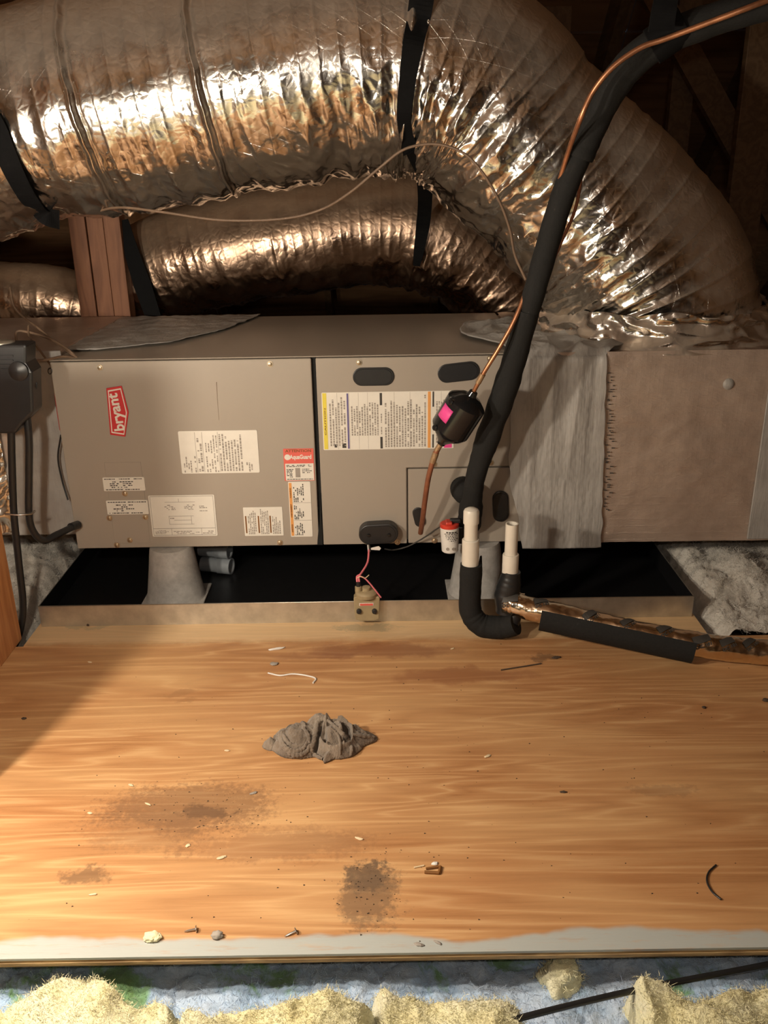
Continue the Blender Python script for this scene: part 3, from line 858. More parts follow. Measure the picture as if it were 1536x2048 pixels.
ribbon('webbing', cs3, [.055, .055, .055, .052, .05, .05, .05], .003, M['strap'], st)
cs4 = [P(246, 440, .80), P(262, 500, .785), P(285, 570, .785), P(306, 632, .785), P(314, 655, .785)]
st = thing('hanging_strap', cs4[0], 'black strap at the left end of the smaller foil duct beside the post', 'strap', 'black duct straps')
ribbon('webbing', cs4, [.036, .05, .062, .055, .05], .003, M['strap'], st)

# ------------------------------------------------------------------ plenums
def grid_mesh(name, X, mat, par, thick=0.0):
    a, b = X.shape[:2]
    i, j = np.meshgrid(np.arange(a - 1), np.arange(b - 1), indexing='ij')
    q = np.stack([i*b + j, i*b + j + 1, (i + 1)*b + j + 1, (i + 1)*b + j], -1).reshape(-1, 4)
    o = mesh_obj(name, X.reshape(-1, 3), [tuple(int(k) for k in r) for r in q], mat, par, True)
    if thick:
        md = o.modifiers.new('thickness', 'SOLIDIFY'); md.thickness = thick; md.offset = -1
    return o

pz0, pz1, pyf, pyb, px1_ = .170, .728, -.012, .74, 1.42
plen = thing('duct_plenum', (.9, .36, .165), 'foil-faced supply plenum box with grey sealant, right of the air handler', 'plenum')
bx0 = CX1 + .004
nz_, nx_ = 90, 130
def board_face(name, fn, na, nb, mat):
    A, B = np.meshgrid(np.linspace(0, 1, na), np.linspace(0, 1, nb), indexing='ij')
    return grid_mesh(name, fn(A, B), mat, plen)
MB().box((bx0, pyf + .012, pz0), (px1_, pyb, pz1 - .008)).build('duct_board', M['board'], plen, bevel=.006)
def ff(A, B):
    x = bx0 + (px1_ - bx0)*B; z = pz0 + .002 + (pz1 - pz0 - .002)*A
    y = pyf + .004*pnoise(x*5, z*5, seed=71) + .002*pnoise(x*22, z*30, seed=72) + .006*np.clip(np.abs(A - .5)*2 - .9, 0, 1)*8*.5
    return np.stack([x, y, z], -1)
board_face('front_facing', ff, 90, 140, M['board'])
def ft(A, B):
    x = bx0 + (px1_ - bx0)*B; y = pyf + .003 + (pyb - pyf)*A
    z = pz1 - .004 + .006*pnoise(x*6, y*6, seed=74) + .004*pnoise(x*25, y*25, seed=75)
    return np.stack([x, y, z], -1)
board_face('top_facing', ft, 80, 120, M['board'])

# grey sealant coat wrapped over the front and top of the joint
def coat():
    na, nb = 260, 150
    A, B = np.meshgrid(np.linspace(0, 1, na), np.linspace(0, 1, nb), indexing='ij')
    hf = pz1 - pz0 + .012; dt = .50; L = hf + dt
    d = A*L
    # profile: up the front, round the edge, back over the top
    rad = .03
    zf = pz0 - .008 + d; front = d < hf
    t = d - hf
    z = np.where(front, zf, pz1 + .006); y = np.where(front, pyf - .006, pyf - .006 + t)
    k = np.clip(1 - np.abs(t)/rad, 0, 1)**2*rad*.32
    z = z - k; y = y + k
    zl = np.array([pz0 - .01, .25, .36, .45, .52, .60, .66, .70, .735]); xl = np.array([.400, .385, .358, .348, .352, .352, .365, .372, .350])
    lx = np.where(front, np.interp(zf, zl, xl), .350 - .09*np.clip(t/.25, 0, 1) + .02*np.sin(t*14))
    lx = lx + .008*pnoise(d*14, d*0 + 1, seed=80)
    rx = np.where(front, .602 + (.735 - zf)*.045, .61 + .75*np.clip(t - .04, 0, 1) + .03*np.sin(t*22)) + .005*pnoise(d*20, d*0 + 5, seed=81)
    x = lx + (rx - lx)*B
    edge = np.minimum(np.minimum(B, 1 - B)*9, 1)
    f = np.where(front, 1.0, .6)
    n = .007*(ridge(x*13, d*1.6, seed=82) - .4)*f + .0018*pnoise(x*40, d*7, seed=83) + .0010*pnoise(x*90, d*60, seed=84) + np.where(front, 0, .018*(ridge(x*9, t*9, seed=85) - .3))
    n = n*edge
    over = np.clip((bx0 + .004 - x)/.012, 0, 1)           # where it laps over the cabinet it stays just in front
    n = n + .004
    y = y - np.where(front, n, 0)
    z = z + np.where(front, 0, n)
    return np.stack([x, y, z], -1)
grid_mesh('sealant_coat', coat(), M['mastic'], plen, .004)
# collar skirt where the flexible duct meets the box
cc = P(1312, 640, YB)
th = np.linspace(0, 2*np.pi, 181); hh = np.linspace(0, 1, 50)
H_, TH_ = np.meshgrid(hh, th, indexing='ij')
rk = .325 + .045*(1 - H_)**2 + .018*(ridge(np.cos(TH_)*4, np.sin(TH_)*4, H_*2, 91) - .3) + .006*pnoise(np.cos(TH_)*18, np.sin(TH_)*18, H_*5, 92)
skX = np.stack([cc.x - .01 + rk*np.cos(TH_)*1.0, YB + rk*np.sin(TH_), pz1 - .012 + H_*(.10 + .03*pnoise(np.cos(TH_)*2, np.sin(TH_)*2, H_*0, 93))], -1)
grid_mesh('collar_foil', skX, M['foil'], plen)
q = P(1457, 768, pyf)
MB().lathe((q.x, pyf - .001, q.z), (0, -1, 0), [(0, .016), (.004, .013), (.007, .006), (.0075, .001)], 14).build('sealant_dab', M['mastic'], plen, auto=1.0)
# tape strip at the right end of the face and staples along the board edge
tx = P(1516, 880, 0).x
MB().box((tx, pyf - .010, pz0 + .01), (tx + .10, pyf - .004, pz1 - .004)).build('foil_tape_strip', M['mastic'], plen, bevel=.002)
st_m = None
for i in range(46):
    z = pz1 - .055 - (i/45)*.40 + R.uniform(-.004, .004); x = P(1207, 800, 0).x + .010 + R.uniform(-.008, .012) + .02*(i/45)
    if st_m is None:
        o = MB().box((-.004, -.0015, -.0011), (.004, .0015, .0011)).build('staple', M['ink'])
        st_m = o.data; bpy.data.objects.remove(o)
    o = bpy.data.objects.new('staple', st_m); COL.objects.link(o)
    o.location = Vector((x, pyf - .0065, z)); o.scale = (R.uniform(.5, 1.3), 1, 1)
    o.parent = plen; o.matrix_parent_inverse = Matrix.Translation(-plen.location)

lp = thing('duct_plenum', (-1.12, .4, .19), 'grey sealant-coated return plenum at the left end of the air handler', 'plenum')
MB().box((-1.36, .072, .19), (CX0 + .001, .74, .735)).build('duct_board', M['board'], lp, bevel=.006)
A, B = np.meshgrid(np.linspace(0, 1, 110), np.linspace(0, 1, 60), indexing='ij')
x = -1.10 + (.215)*B - .035*np.sin(A*9)*(1 - B); z = .195 + .545*A
y = .064 - .004*ridge(x*12, z*2, seed=101) - .003*pnoise(x*30, z*30, seed=102)
grid_mesh('sealant_coat', np.stack([x, y, z], -1), M['mastic'], lp, .003)
x = -1.34 + .25*B; z = .20 + .53*A
y = .062 - .006*ridge(x*30, z*30, seed=103) - .004*ridge(x*12, z*14, seed=104)
grid_mesh('foil_facing', np.stack([x, y, z], -1), M['foil'], lp, .002)
A, B = np.meshgrid(np.linspace(0, 1, 60), np.linspace(0, 1, 120), indexing='ij')
yy = .13 + .62*A
xr = np.interp(A, [0, .15, .5, .8, 1], [-.80, -.62, -.50, -.45, -.42])
xx = -1.30 + (xr + 1.30)*B
zz = .7315 + .003*pnoise(xx*20, yy*20, seed=105) + .002*ridge(xx*30, yy*30, seed=106)
grid_mesh('top_sealant', np.stack([xx, yy, zz], -1), M['mastic'], lp, .002)

# ------------------------------------------------------------------ refrigerant lines
def pipe(name, pts, rad, mat, par, n=16, sub_=10, noise=0, seed=0):
    path = spline(pts, sub_); rr = lerp_list(rad, sub_) if hasattr(rad, '__len__') else [rad]*len(path)
    if noise:
        rr = [q*(1 + noise*float(pnoise(np.array([i*.35]), np.array([seed + .5]))[0])) for i, q in enumerate(rr)]
    return MB().tube(path, rr, n).build(name, mat, par, auto=1.0)

sl = thing('insulated_suction_line', P(930, 1000, -.05), 'thick black foam-insulated refrigerant line rising in front of the ducts', 'pipe')
up_ = [P(1640, -20, -.42), P(1536, 8, -.40), P(1430, 38, -.38), P(1335, 75, -.36), P(1270, 120, -.34), P(1222, 180, -.32), P(1186, 250, -.30), P(1158, 315, -.29)]
pipe('upper_foam_sleeve', up_, [.030, .030, .031, .032, .033, .0335, .032, .031], M['foam'], sl, 24, 10, .06, 3)
mid_ = [P(1162, 300, -.288), P(1128, 385, -.27), P(1098, 480, -.245), P(1070, 580, -.22), P(1052, 640, -.20)]
pipe('middle_foam_sleeve', mid_, [.0275, .027, .027, .0265, .026], M['foam'], sl, 24, 10, .05, 5)
low_ = [P(1056, 620, -.205), P(1030, 715, -.18), P(1003, 800, -.15), P(974, 880, -.125), P(952, 950, -.105), P(944, 1000, -.085), P(940, 1032, -.055), P(938, 1046, .0)]
pipe('lower_foam_sleeve', low_, [.0285, .0305, .033, .031, .026, .030, .033, .033], M['foam'], sl, 24, 10, .10, 9)
e = P(937, 985, -.045)
MB().lathe((e.x - .012, -.062, e.z), (0, 1, -.05), [(0, .022), (.01, .031), (.045, .036), (.062, .036)], 24).build('foam_elbow', M['foam'], sl, auto=1.0)
# tape loop on the line
tl = P(1338, 70, -.36)
dv = (up_[4] - up_[3]).normalized()
MB().lathe(tl - dv*.035, dv, [(0, .035), (.002, .0365), (.072, .037), (.074, .0355)], 28).build('tape_wrap', M['strap'], sl, auto=.6)
ribbon('hanger_tail', [P(1322, 62, -.42), P(1328, 20, -.43), P(1340, -40, -.42), P(1352, -100, -.40)], [.05, .048, .044, .04], .004, M['strap'], sl)

ll = thing('copper_liquid_line', P(1020, 640, -.24), 'thin bare copper line running down beside the black insulated line into the drier', 'pipe')
lpts_ = [P(1640, -40, -.50), P(1500, 14, -.50), P(1410, 48, -.47), P(1330, 78, -.44), P(1280, 96, -.43), P(1225, 135, -.42), P(1185, 185, -.40), P(1160, 240, -.385), P(1138, 300, -.32), P(1116, 370, -.275), P(1096, 430, -.245), P(1078, 490, -.225),
         P(1056, 570, -.215), P(1030, 638, -.225), P(1000, 693, -.225), P(968, 745, -.215), P(948, 782, -.20)]
pipe('copper_tube', lpts_, .0055, M['copper'], ll, 12, 8)
jp = [P(966, 748, -.214), P(956, 766, -.206)]
MB().tube(jp, [.0072, .0072], 12).build('brazed_coupling', M['solder'], ll, auto=.6)
# capillary that slips behind the line and out on its right
cap = thing('copper_capillary', P(1150, 400, -.2), 'thin copper capillary hanging just right of the black insulated line', 'pipe')
pipe('copper_tube', [P(1166, 300, -.25), P(1163, 350, -.21), P(1150, 420, -.19), P(1120, 490, -.18), P(1092, 555, -.17), P(1075, 590, -.17)], .0042, M['copper_dull'], cap, 8, 8)

# filter drier
a, b = P(946, 786, -.20), P(884, 884, -.165)
ax = (b - a).normalized(); Ld = (b - a).length
dr = thing('filter_drier', b, 'glossy black filter drier canister with a bright pink sticker', 'drier')
MB().lathe(a - ax*.004, ax, [(0, .011), (.012, .013), (.018, .030), (.030, .046), (.034, .0505), (.036, .052), (Ld - .040, .052), (Ld - .036, .050), (Ld - .026, .043), (Ld - .010, .024), (Ld + .004, .012), (Ld + .010, .011)], 40).build('canister', M['gloss_black'], dr, auto=.45)
cv = (Vector(CAM) - (a + b)/2); cv = (cv - ax*cv.dot(ax)).normalized(); sd = ax.cross(cv)
for t_, in ((.036,), (Ld - .042,)):
    q = a + ax*t_ ; base = q + (cv*.75 + sd*.66).normalized()*.050
    if (base.x > q.x): base = q + (cv*.75 - sd*.66).normalized()*.050
    MB().lathe(base - (base - q).normalized()*.006, (base - q).normalized(), [(0, .009), (.010, .0085), (.013, .006), (.014, .002)], 14).build('mounting_stud', M['gloss_black'], dr, auto=.5)
# sticker curved over the left of the canister
sg = -1 if (sd.x > 0) else 1
vv, fc = [], []
for i in range(9):
    an = math.radians(18 + 42*i/8)
    dirv = cv*math.cos(an) + sd*sg*math.sin(an)
    for k in range(3):
        vv.append(a + ax*(.050 + .038*k/2) + dirv*.0526)
for i in range(8):
    for k in range(2): fc.append((i*3 + k, i*3 + k + 1, (i + 1)*3 + k + 1, (i + 1)*3 + k))
o = mesh_obj('pink_sticker', vv, fc, M['pink'], dr, True); o.modifiers.new('thickness', 'SOLIDIFY').thickness = .0004
MB().tube([b - ax*.002, b + ax*.030], [.0075, .0075], 12).build('brazed_stub', M['solder'], dr, auto=.6)
lq = thing('copper_tail_pipe', P(842, 1066, -.06), 'dull copper pipe curving down from the drier to the access panel', 'pipe')
pipe('copper_tube', [b + ax*.020, P(868, 915, -.155), P(857, 955, -.14), P(850, 1000, -.11), P(845, 1040, -.075), P(841, 1066, -.045)], .0072, M['copper_dull'], lq, 14, 8)
MB().tube([P(872, 905, -.157), P(865, 925, -.153)], [.0088, .0085], 12).build('brazed_coupling', M['solder'], lq, auto=.6)

# ------------------------------------------------------------------ thin control cable looping across the ducts
wv = []
for px, py, Y in ((185, 425, .30), (240, 415, .20), (330, 425, .16), (440, 440, .14), (560, 438, .12), (640, 420, .10), (700, 385, .06), (760, 335, .02), (810, 298, .00), (870, 288, -.01), (925, 305, -.02), (965, 345, -.04), (1000, 405, -.08), (1020, 460, -.12), (1030, 510, -.15), (1052, 560, -.19)):
    wv.append(P(px, py, Y))
cw = thing('control_cable', wv[0], 'thin brown cable looping from the post across both foil ducts', 'cable')
pipe('cable_sheath', wv, .0034, M['brownwire'], cw, 8, 8)

# ------------------------------------------------------------------ drain trap, standpipe, drain line
YT = -.235
tr = thing('condensate_trap', G(985, 1270), 'black foam-wrapped drain trap with a tall white capped cleanout pipe', 'drain trap')
ctop = P(943, 1012, YT); cx, = (ctop.x,)
zt = lambda py: P(944, py, YT).z
MB().lathe((cx, YT, zt(1150)), (0, 0, 1), [(0, .0175), (zt(1040) - zt(1150), .0175)], 28).build('riser_pipe', M['pvc'], tr, auto=.5)
MB().lathe((cx, YT, zt(1136)), (0, 0, 1), [(0, .0225), (zt(1078) - zt(1136) - .002, .0225), (zt(1078) - zt(1136), .021), (zt(1078) - zt(1136), .0176)], 28).build('coupling', M['pvc'], tr, auto=.5)
h = zt(1016) - zt(1046)
MB().lathe((cx, YT, zt(1046)), (0, 0, 1), [(0, .0178), (0, .0205), (h*.78, .0205), (h*.9, .018), (h, .011), (h + .001, .001)], 28).build('cap', M['pvc'], tr, auto=.5)
fp = [Vector((cx + .003, YT, zt(1128))), Vector((cx + .002, YT, zt(1175))), Vector((cx + .002, YT, .085)), Vector((cx + .012, YT - .004, .055)), Vector((cx + .035, YT - .01, .0345)), Vector((cx + .068, YT - .018, .032)), Vector((cx + .100, YT - .03, .040)), Vector((cx + .122, YT - .04, .052))]
pipe('foam_sleeve', fp, [.029, .0295, .030, .0305, .031, .031, .030, .0285], M['foam'], tr, 24, 10, .05, 12)
MB().tube([Vector((cx + .028, YT + .018, zt(1150))), Vector((cx + .030, YT + .018, zt(1118)))], [.010, .004], 10, squash=.5).build('torn_foam_lip', M['foam'], tr, auto=1.0)
sp = thing('vent_standpipe', P(1022, 1210, YT), 'open-topped white standpipe rising from a black tape-wrapped tee', 'pipe')
sxp = P(1022, 1100, YT).x; zs = lambda py: P(1022, py, YT).z
m = MB().lathe((sxp, YT, zs(1150)), (0, 0, 1), [(0, .0168), (zs(1047) - zs(1150), .0168), (zs(1047) - zs(1150), .0135), (.02, .0135)], 28)
m.build('open_pipe', M['pvc'], sp, auto=.5)
MB().lathe((sxp, YT, zs(1148)), (0, 0, 1), [(0, .0215), (zs(1110) - zs(1148), .0215), (zs(1108) - zs(1148), .0205), (zs(1108) - zs(1148), .017)], 28).build('coupling', M['pvc'], sp, auto=.5)
pipe('tape_wrapped_tee', [Vector((sxp + .004, YT, zs(1142))), Vector((sxp, YT, zs(1165))), Vector((sxp - .006, YT, zs(1190))), Vector((sxp - .006, YT - .002, zs(1222)))], [.024, .030, .034, .030], M['black'], sp, 20, 8, .08, 4)
pipe('trap_arm', [Vector((cx + .112, YT - .034, .048)), Vector((cx + .118, YT - .02, .065)), Vector((sxp - .004, YT, .10))], [.019, .019, .019], M['black'], sp, 16, 8)

dl_ = thing('foil_wrapped_drain_line', G(1300, 1300, .0), 'drain line wrapped in shiny foil tape with a painted warm reflection, running off to the right', 'pipe')
dpts = [G(1012, 1203, .104), G(1060, 1217, .098), G(1150, 1238, .085), G(1270, 1266, .066), G(1380, 1286, .052), G(1460, 1298, .042), G(1545, 1306, .036), G(1700, 1322, .036)]
dpath = spline(dpts, 22); 
drad = .030
V_, F_, fr = sweep(dpath, drad, 48)
V_ = np.array([tuple(q) for q in V_]); m_ = len(dpath)
cen = np.repeat(np.array([tuple(q) for q in dpath]), 48, 0); nr = (V_ - cen)/drad
s_ = np.repeat(np.arange(m_)*.006, 48)
dsp = .0022*ridge(V_[:, 0]*26, V_[:, 1]*30, V_[:, 2]*30, 55) + .0014*ridge(V_[:, 0]*60, V_[:, 1]*60, V_[:, 2]*60, 56)
V_ = V_ + nr*dsp[:, None]*.9
F_ = list(F_) + [tuple(range(47, -1, -1)), tuple((m_ - 1)*48 + k for k in range(48))]
mesh_obj('foil_wrap', V_, F_, M['foiltape'], dl_, True)
# printed tape marks
def tape_mark(t, ang, w_, s__, lean):
    i = int(t*(m_ - 1)); p = dpath[i]; tg = (dpath[min(i + 1, m_ - 1)] - dpath[max(i - 1, 0)]).normalized()
    cvv = Vector(CAM) - p; cvv = (cvv - tg*cvv.dot(tg)).normalized(); side = tg.cross(cvv)
    if side.z < 0: side = -side
    nn = (cvv*math.cos(ang) + side*math.sin(ang)).normalized(); upv = nn.cross(tg)
    if upv.z < 0: upv = -upv
    def wrap(x, y, up_r):
        x, y = x*math.cos(lean) - y*math.sin(lean), x*math.sin(lean) + y*math.cos(lean)
        fi = min(max(i + x/seg_, 0), m_ - 1.001); k0 = int(fi); ctr = dpath[k0].lerp(dpath[k0 + 1], fi - k0)
        a2 = y/drad
        return ctr + (nn*math.cos(a2) + upv*math.sin(a2))*(drad + up_r)
    seg_ = (dpath[min(i + 1, m_ - 1)] - dpath[max(i - 1, 0)]).length/2
    n6 = 6; vs = []; fc = []
    for up_r in (.0042, .0020):
        for a_ in range(n6 + 1):
            for b_ in range(n6 + 1): vs.append(wrap(-w_/2 + w_*a_/n6, s__*b_/n6, up_r))
    st_ = (n6 + 1)**2
    for a_ in range(n6):
        for b_ in range(n6):
            q = a_*(n6 + 1) + b_; fc.append((q, q + n6 + 1, q + n6 + 2, q + 1)); fc.append((q + st_, q + 1 + st_, q + n6 + 2 + st_, q + n6 + 1 + st_))
    o = MB().add(vs, fc).build('tape_print', M['ink'], dl_)
    tx_ = text('DC 181', s__*.62, (0, 0), 0, M['ink'], o, 'tape_lettering', .0003, mtx=Matrix.Identity(4), wd=w_*.95)
    for v in tx_.data.vertices: v.co = wrap(v.co.x, v.co.y - s__*.42, .0042 + v.co.z)
for t, ang, w_, s__, lean in ((a_, b_, c_*1.25, d_*1.3, e_) for a_, b_, c_, d_, e_ in ((.05, .05, .034, .016, .35), (.185, .75, .03, .013, .5), (.33, .55, .032, .014, .9), (.41, .75, .03, .012, .8), (.50, .75, .032, .014, .7), (.61, .2, .034, .014, .45), (.70, .35, .03, .013, .5), (.78, .6, .03, .012, .7))):
    tape_mark(t, ang, w_, s__, lean)
# foil flap at the start
A, B = np.meshgrid(np.linspace(0, 1, 14), np.linspace(0, 1, 14), indexing='ij')
c0 = G(1022, 1196, .12)
fx = np.stack([c0.x - .010 + .05*A, c0.y - .012 + .03*B + .006*ridge(A*3, B*3, seed=57), c0.z + .018*(1 - A) + .012*pnoise(A*4, B*4, seed=58)], -1)
o = grid_mesh('loose_foil_flap', fx, M['foiltape'], dl_, .0008)
# black foam sleeve clipped in front
fs = thing('foam_sleeve', G(1240, 1300), 'straight black foam sleeve lying against the front of the foil-wrapped drain line', 'pipe insulation')
i0 = min(range(m_), key=lambda i: abs(dpath[i].x - G(1083, 1230, .085).x)); i1 = min(range(m_), key=lambda i: abs(dpath[i].x - G(1385, 1285, .05).x))
vs, fcs = [], []; na = 22
p0, p1 = dpath[i0], dpath[i1]; tg = (p1 - p0).normalized()
cvv = Vector(CAM) - (p0 + p1)/2; cvv = (cvv - tg*cvv.dot(tg)).normalized(); side = tg.cross(cvv)
if side.z < 0: side = -side
for k in range(9):
    p = p0 + (p1 - p0)*k/8
    for ro in (.0385, .0468):
        for a_ in range(na + 1):
            an = math.radians(8 - 190*a_/na)
            vs.append(p + (cvv*math.cos(an) + side*math.sin(an))*ro + side*(-.004))
st_ = na + 1
for k in range(8):
    for l_ in (0, 1):
        for a_ in range(na):
            b0 = k*2*st_ + l_*st_ + a_; b1 = (k + 1)*2*st_ + l_*st_ + a_
            fcs.append((b0, b0 + 1, b1 + 1, b1))
    for a_ in (0, na):
        b0 = k*2*st_ + a_; b1 = (k + 1)*2*st_ + a_; fcs.append((b0, b1, b1 + st_, b0 + st_))
for k in (0, 8):
    for a_ in range(na):
        b0 = k*2*st_ + a_; fcs.append((b0, b0 + 1, b0 + 1 + st_, b0 + st_))
MB().add(vs, fcs).build('foam_tube', M['foam'], fs, auto=.6)

# ------------------------------------------------------------------ float switch on the pan rim
fy = PY0 - .014
fsw = thing('float_switch', P(733, 1238, fy), 'tan plastic float switch clipped on the front rim of the pan', 'float switch')
x0 = P(708, 1215, fy).x; x1 = P(760, 1215, fy).x; z0 = P(733, 1238, fy).z; z1 = P(733, 1190, fy).z
MB().prism_xz([(x0 + .003, z0 + .006), (x0 + .015, z0), (x1 - .015, z0), (x1 - .003, z0 + .006), (x1, z1 - .004), (x1 - .003, z1), (x0 + .003, z1), (x0, z1 - .004)], fy - .012, PY0 - .002).build('clip_body', M['tan'], fsw, bevel=.002)
xm = (x0 + x1)/2
MB().lathe((xm - .001, fy + .002, z1 - .002), (0, 0, 1), [(0, .030), (.010, .031), (.014, .028), (.016, .024), (.017, .012), (.026, .012), (.027, .008)], 28).build('float_dome', M['tan'], fsw, auto=.5)
xs_ = P(717, 1180, fy).x
MB().lathe((xs_, fy, z1 + .012), (0, 0, 1), [(0, .010), (.014, .0095), (.016, .007)], 16).build('cable_gland', M['tan'], fsw, auto=.5)
MB().lathe((xs_, fy, z1 + .027), (0, 0, 1), [(0, .0065), (.014, .006)], 12).build('black_boot', M['black'], fsw, auto=.5)
for px in (718, 749):
    p = P(px, 1222, fy - .013)
    MB().lathe((p.x, fy - .011, p.z), (0, -1, 0), [(0, .0075), (.008, .007), (.009, .005)], 12).build('thumb_screw', M['black'], fsw, auto=.5)
p = P(733, 1209, fy - .013)
MB().box((p.x - .020, fy - .0135, p.z - .0042), (p.x + .020, fy - .0115, p.z + .0042)).build('name_plate', M['white'], fsw, bevel=.001)
MB().box((p.x - .018, fy - .0141, p.z - .003), (p.x + .018, fy - .0134, p.z + .003)).build('red_print', M['redlabel'], fsw)
for dx in (-.003, .003):
    pipe('red_lead', [Vector((xs_ + dx, fy, z1 + .040)), P(716 + dx*600, 1153, fy + .01), P(722, 1147, fy + .02), P(735, 1125, fy + .06), P(738, 1100, fy + .10)], .0028, M['pinkwire'], fsw, 8, 8)
pipe('pink_lead', [P(719, 1152, fy), P(730, 1157, fy - .005), P(744, 1172, fy - .01), P(762, 1195, fy - .012)], .0022, M['pinkwire'], fsw, 8, 8)
pipe('twist_wire', [P(714, 1156, fy - .004), P(722, 1153, fy - .008), P(730, 1156, fy - .006), P(738, 1150, fy)], .0012, M['chip'], fsw, 6, 6)
MB().tube([P(738, 1104, fy + .10), P(737, 1090, fy + .112)], .0048, 10).build('crimp_sleeve', M['nail'], fsw, auto=.6)
a, b = P(742, 1093, fy + .10), P(762, 1101, fy + .09)
MB().prism_xz([(a.x, b.z), (b.x - .004, b.z - .002), (b.x, (a.z + b.z)/2), (b.x - .006, a.z + .002), (a.x, a.z - .003)], fy + .096, fy + .098).build('wire_tag', M['white2'], fsw)

# white cylinder switch with a red cap
cy = -.085
can = P(899, 1078, cy); zt_, zb_ = P(897, 1052, cy).z, P(900, 1102, cy).z
ws = thing('overflow_switch', (can.x, cy, zb_), 'small white cylinder switch with a red cap beside the capped white pipe', 'switch')
hh_ = zt_ - zb_
MB().lathe((can.x + .002, cy, zb_), (-.03, 0, 1), [(0, .020), (.003, .0235), (hh_*.96, .0265), (hh_, .0262)], 32).build('white_body', M['white2'], ws, auto=.5)
MB().lathe((can.x - .0005, cy, zt_), (-.03, 0, 1), [(-.001, .0268), (.008, .0268), (.010, .024), (.0105, .001)], 32).build('red_cap', M['redcap'], ws, auto=.5)
MB().box((can.x - .012, cy - .020, zt_ + .008), (can.x + .006, cy + .010, zt_ + .018)).build('cap_lug', M['redcap'], ws, bevel=.003)
MB().box((can.x + .000, cy - .008, zt_ + .010), (can.x + .030, cy + .008, zt_ + .022)).build('wire_clamp', M['black'], ws, bevel=.003)
vv = MB(); rr = random.Random(5)
for i in range(9):
    z = zt_ - .010 - i*.0052; wl = .6 if i == 0 else rr.uniform(.7, 1.0)
    q = -.8*wl
    if i >= 7: continue
    while q < .8*wl:
        e2 = q + rr.uniform(.08, .28); rad_ = .0270 - .0035*(i/9)
        pts_ = []
        for an in (q, (q + e2)/2, e2): pts_.append((can.x + .0012 - .0005*0 + rad_*math.sin(an) , cy - rad_*math.cos(an)))
        th_ = .0013 if i else .002
        vv.add([(x, y, z - th_) for x, y in pts_] + [(x, y, z + th_) for x, y in pts_], [(0, 1, 4, 3), (1, 2, 5, 4)])
        q = e2 + .07
vv.build('fine_print', M['ink'], ws)
for dx in (-.008, .008):
    an = math.asin(dx/.0255)
    MB().lathe((can.x + .0015 + dx, cy - .0255*math.cos(an) + .001, zb_ + .016), (dx*30, -1, 0), [(0, .0045), (.0012, .0045)], 14).build('approval_mark', M['greyink'], ws)
pa, pb = P(905, 1046, -.03), P(936, 1080, -.03)
MB().box((pa.x, cy + .024, pb.z), (pb.x, -.0005, pa.z)).build('mounting_block', M['black'], ws, bevel=.004)
pipe('switch_cable', [P(888, 1050, cy - .01), P(878, 1055, -.07), P(850, 1074, -.03), P(822, 1090, -.012), P(802, 1097, -.01), P(785, 1100, .03), P(770, 1098, .08)], .0022, M['ink'], ws, 8, 8)

# ------------------------------------------------------------------ left edge: stud, cords, black box, thermostat cables
stud = thing('wooden_stud', (-1.03, -.3, 0), 'orange wooden stud standing on the plywood at the left edge', 'stud')
ea, eb = G(2, 1334), G(44, 1278)
MB().add([(ea.x - .05, ea.y, 0), (ea.x, ea.y, 0), (eb.x, eb.y, 0), (eb.x - .05, eb.y, 0), (ea.x - .05, ea.y, 1.9), (ea.x, ea.y, 1.9), (eb.x, eb.y, 1.9), (eb.x - .05, eb.y, 1.9)],
         [(0,3,2,1),(4,5,6,7),(0,1,5,4),(1,2,6,5),(2,3,7,6),(3,0,4,7)]).build('board', M['studorange'], stud, bevel=.002)
ck = thing('extension_cord', G(22, 1310), 'black power cord running down beside the orange stud at the left edge', 'cord')
pipe('cord_sheath', [P(22, 845, -.19), P(24, 930, -.185), P(28, 1030, -.18), P(38, 1130, -.175), P(46, 1210, -.175), P(40, 1262, -.18), P(26, 1298, -.22), P(16, 1318, -.26)], .0095, M['black'], ck, 12, 8)
ck2 = thing('black_conduit', P(65, 1050, -.1), 'black whip bending from the black box to the lower left of the cabinet', 'conduit')
pipe('cord_sheath', [P(52, 812, -.165), P(58, 880, -.168), P(58, 950, -.165), P(58, 1030, -.16), P(68, 1065, -.15), P(88, 1081, -.13), P(112, 1070, -.10), P(150, 1052, -.03)], .0095, M['black'], ck2, 12, 8)
MB().lathe(P(143, 1054, -.04), (P(152, 1051, -.02) - P(143, 1054, -.04)), [(-.004, .012), (.03, .0125)], 14).build('strain_relief', M['black'], ck2, auto=.5)
MB().tube([P(10, 1028, -.19), P(36, 1030, -.195), P(62, 1028, -.18), P(70, 1022, -.165)], .003, 8).build('tie_wrap', M['nail'], ck2, auto=1.0)
bxn = thing('disconnect_box', P(20, 850, -.18), 'black plastic box with a ring at the left edge beside the cabinet', 'box')
Yb = -.20
pp = [(-45, 868), (30, 868), (44, 848), (66, 826), (64, 770), (64, 745), (52, 726), (52, 690), (-45, 690)]
poly = [((lambda q: (q.x, q.z))(P(x, y, Yb))) for x, y in pp]
MB().prism_xz(poly, Yb, Yb + .07).build('housing', M['black'], bxn, bevel=.006)
q = P(38, 742, Yb); MB().lathe((q.x, Yb + .03, q.z), (0, -1, 0), [(0, .026), (.036, .024), (.042, .012), (.043, .001)], 20).build('knob_bulge', M['black'], bxn, auto=.6)
for k in range(4):
    q = P(-10, 712 + 9*k, Yb); MB().box((q.x - .05, Yb - .003, q.z - .002), (q.x + .045, Yb + .002, q.z + .002)).build('vent_rib', M['black'], bxn)
q = P(66, 770, Yb + .03); ring = [q + Vector((.010*math.cos(t), 0, .012*math.sin(t))) for t in np.linspace(0, 2*math.pi, 25)]
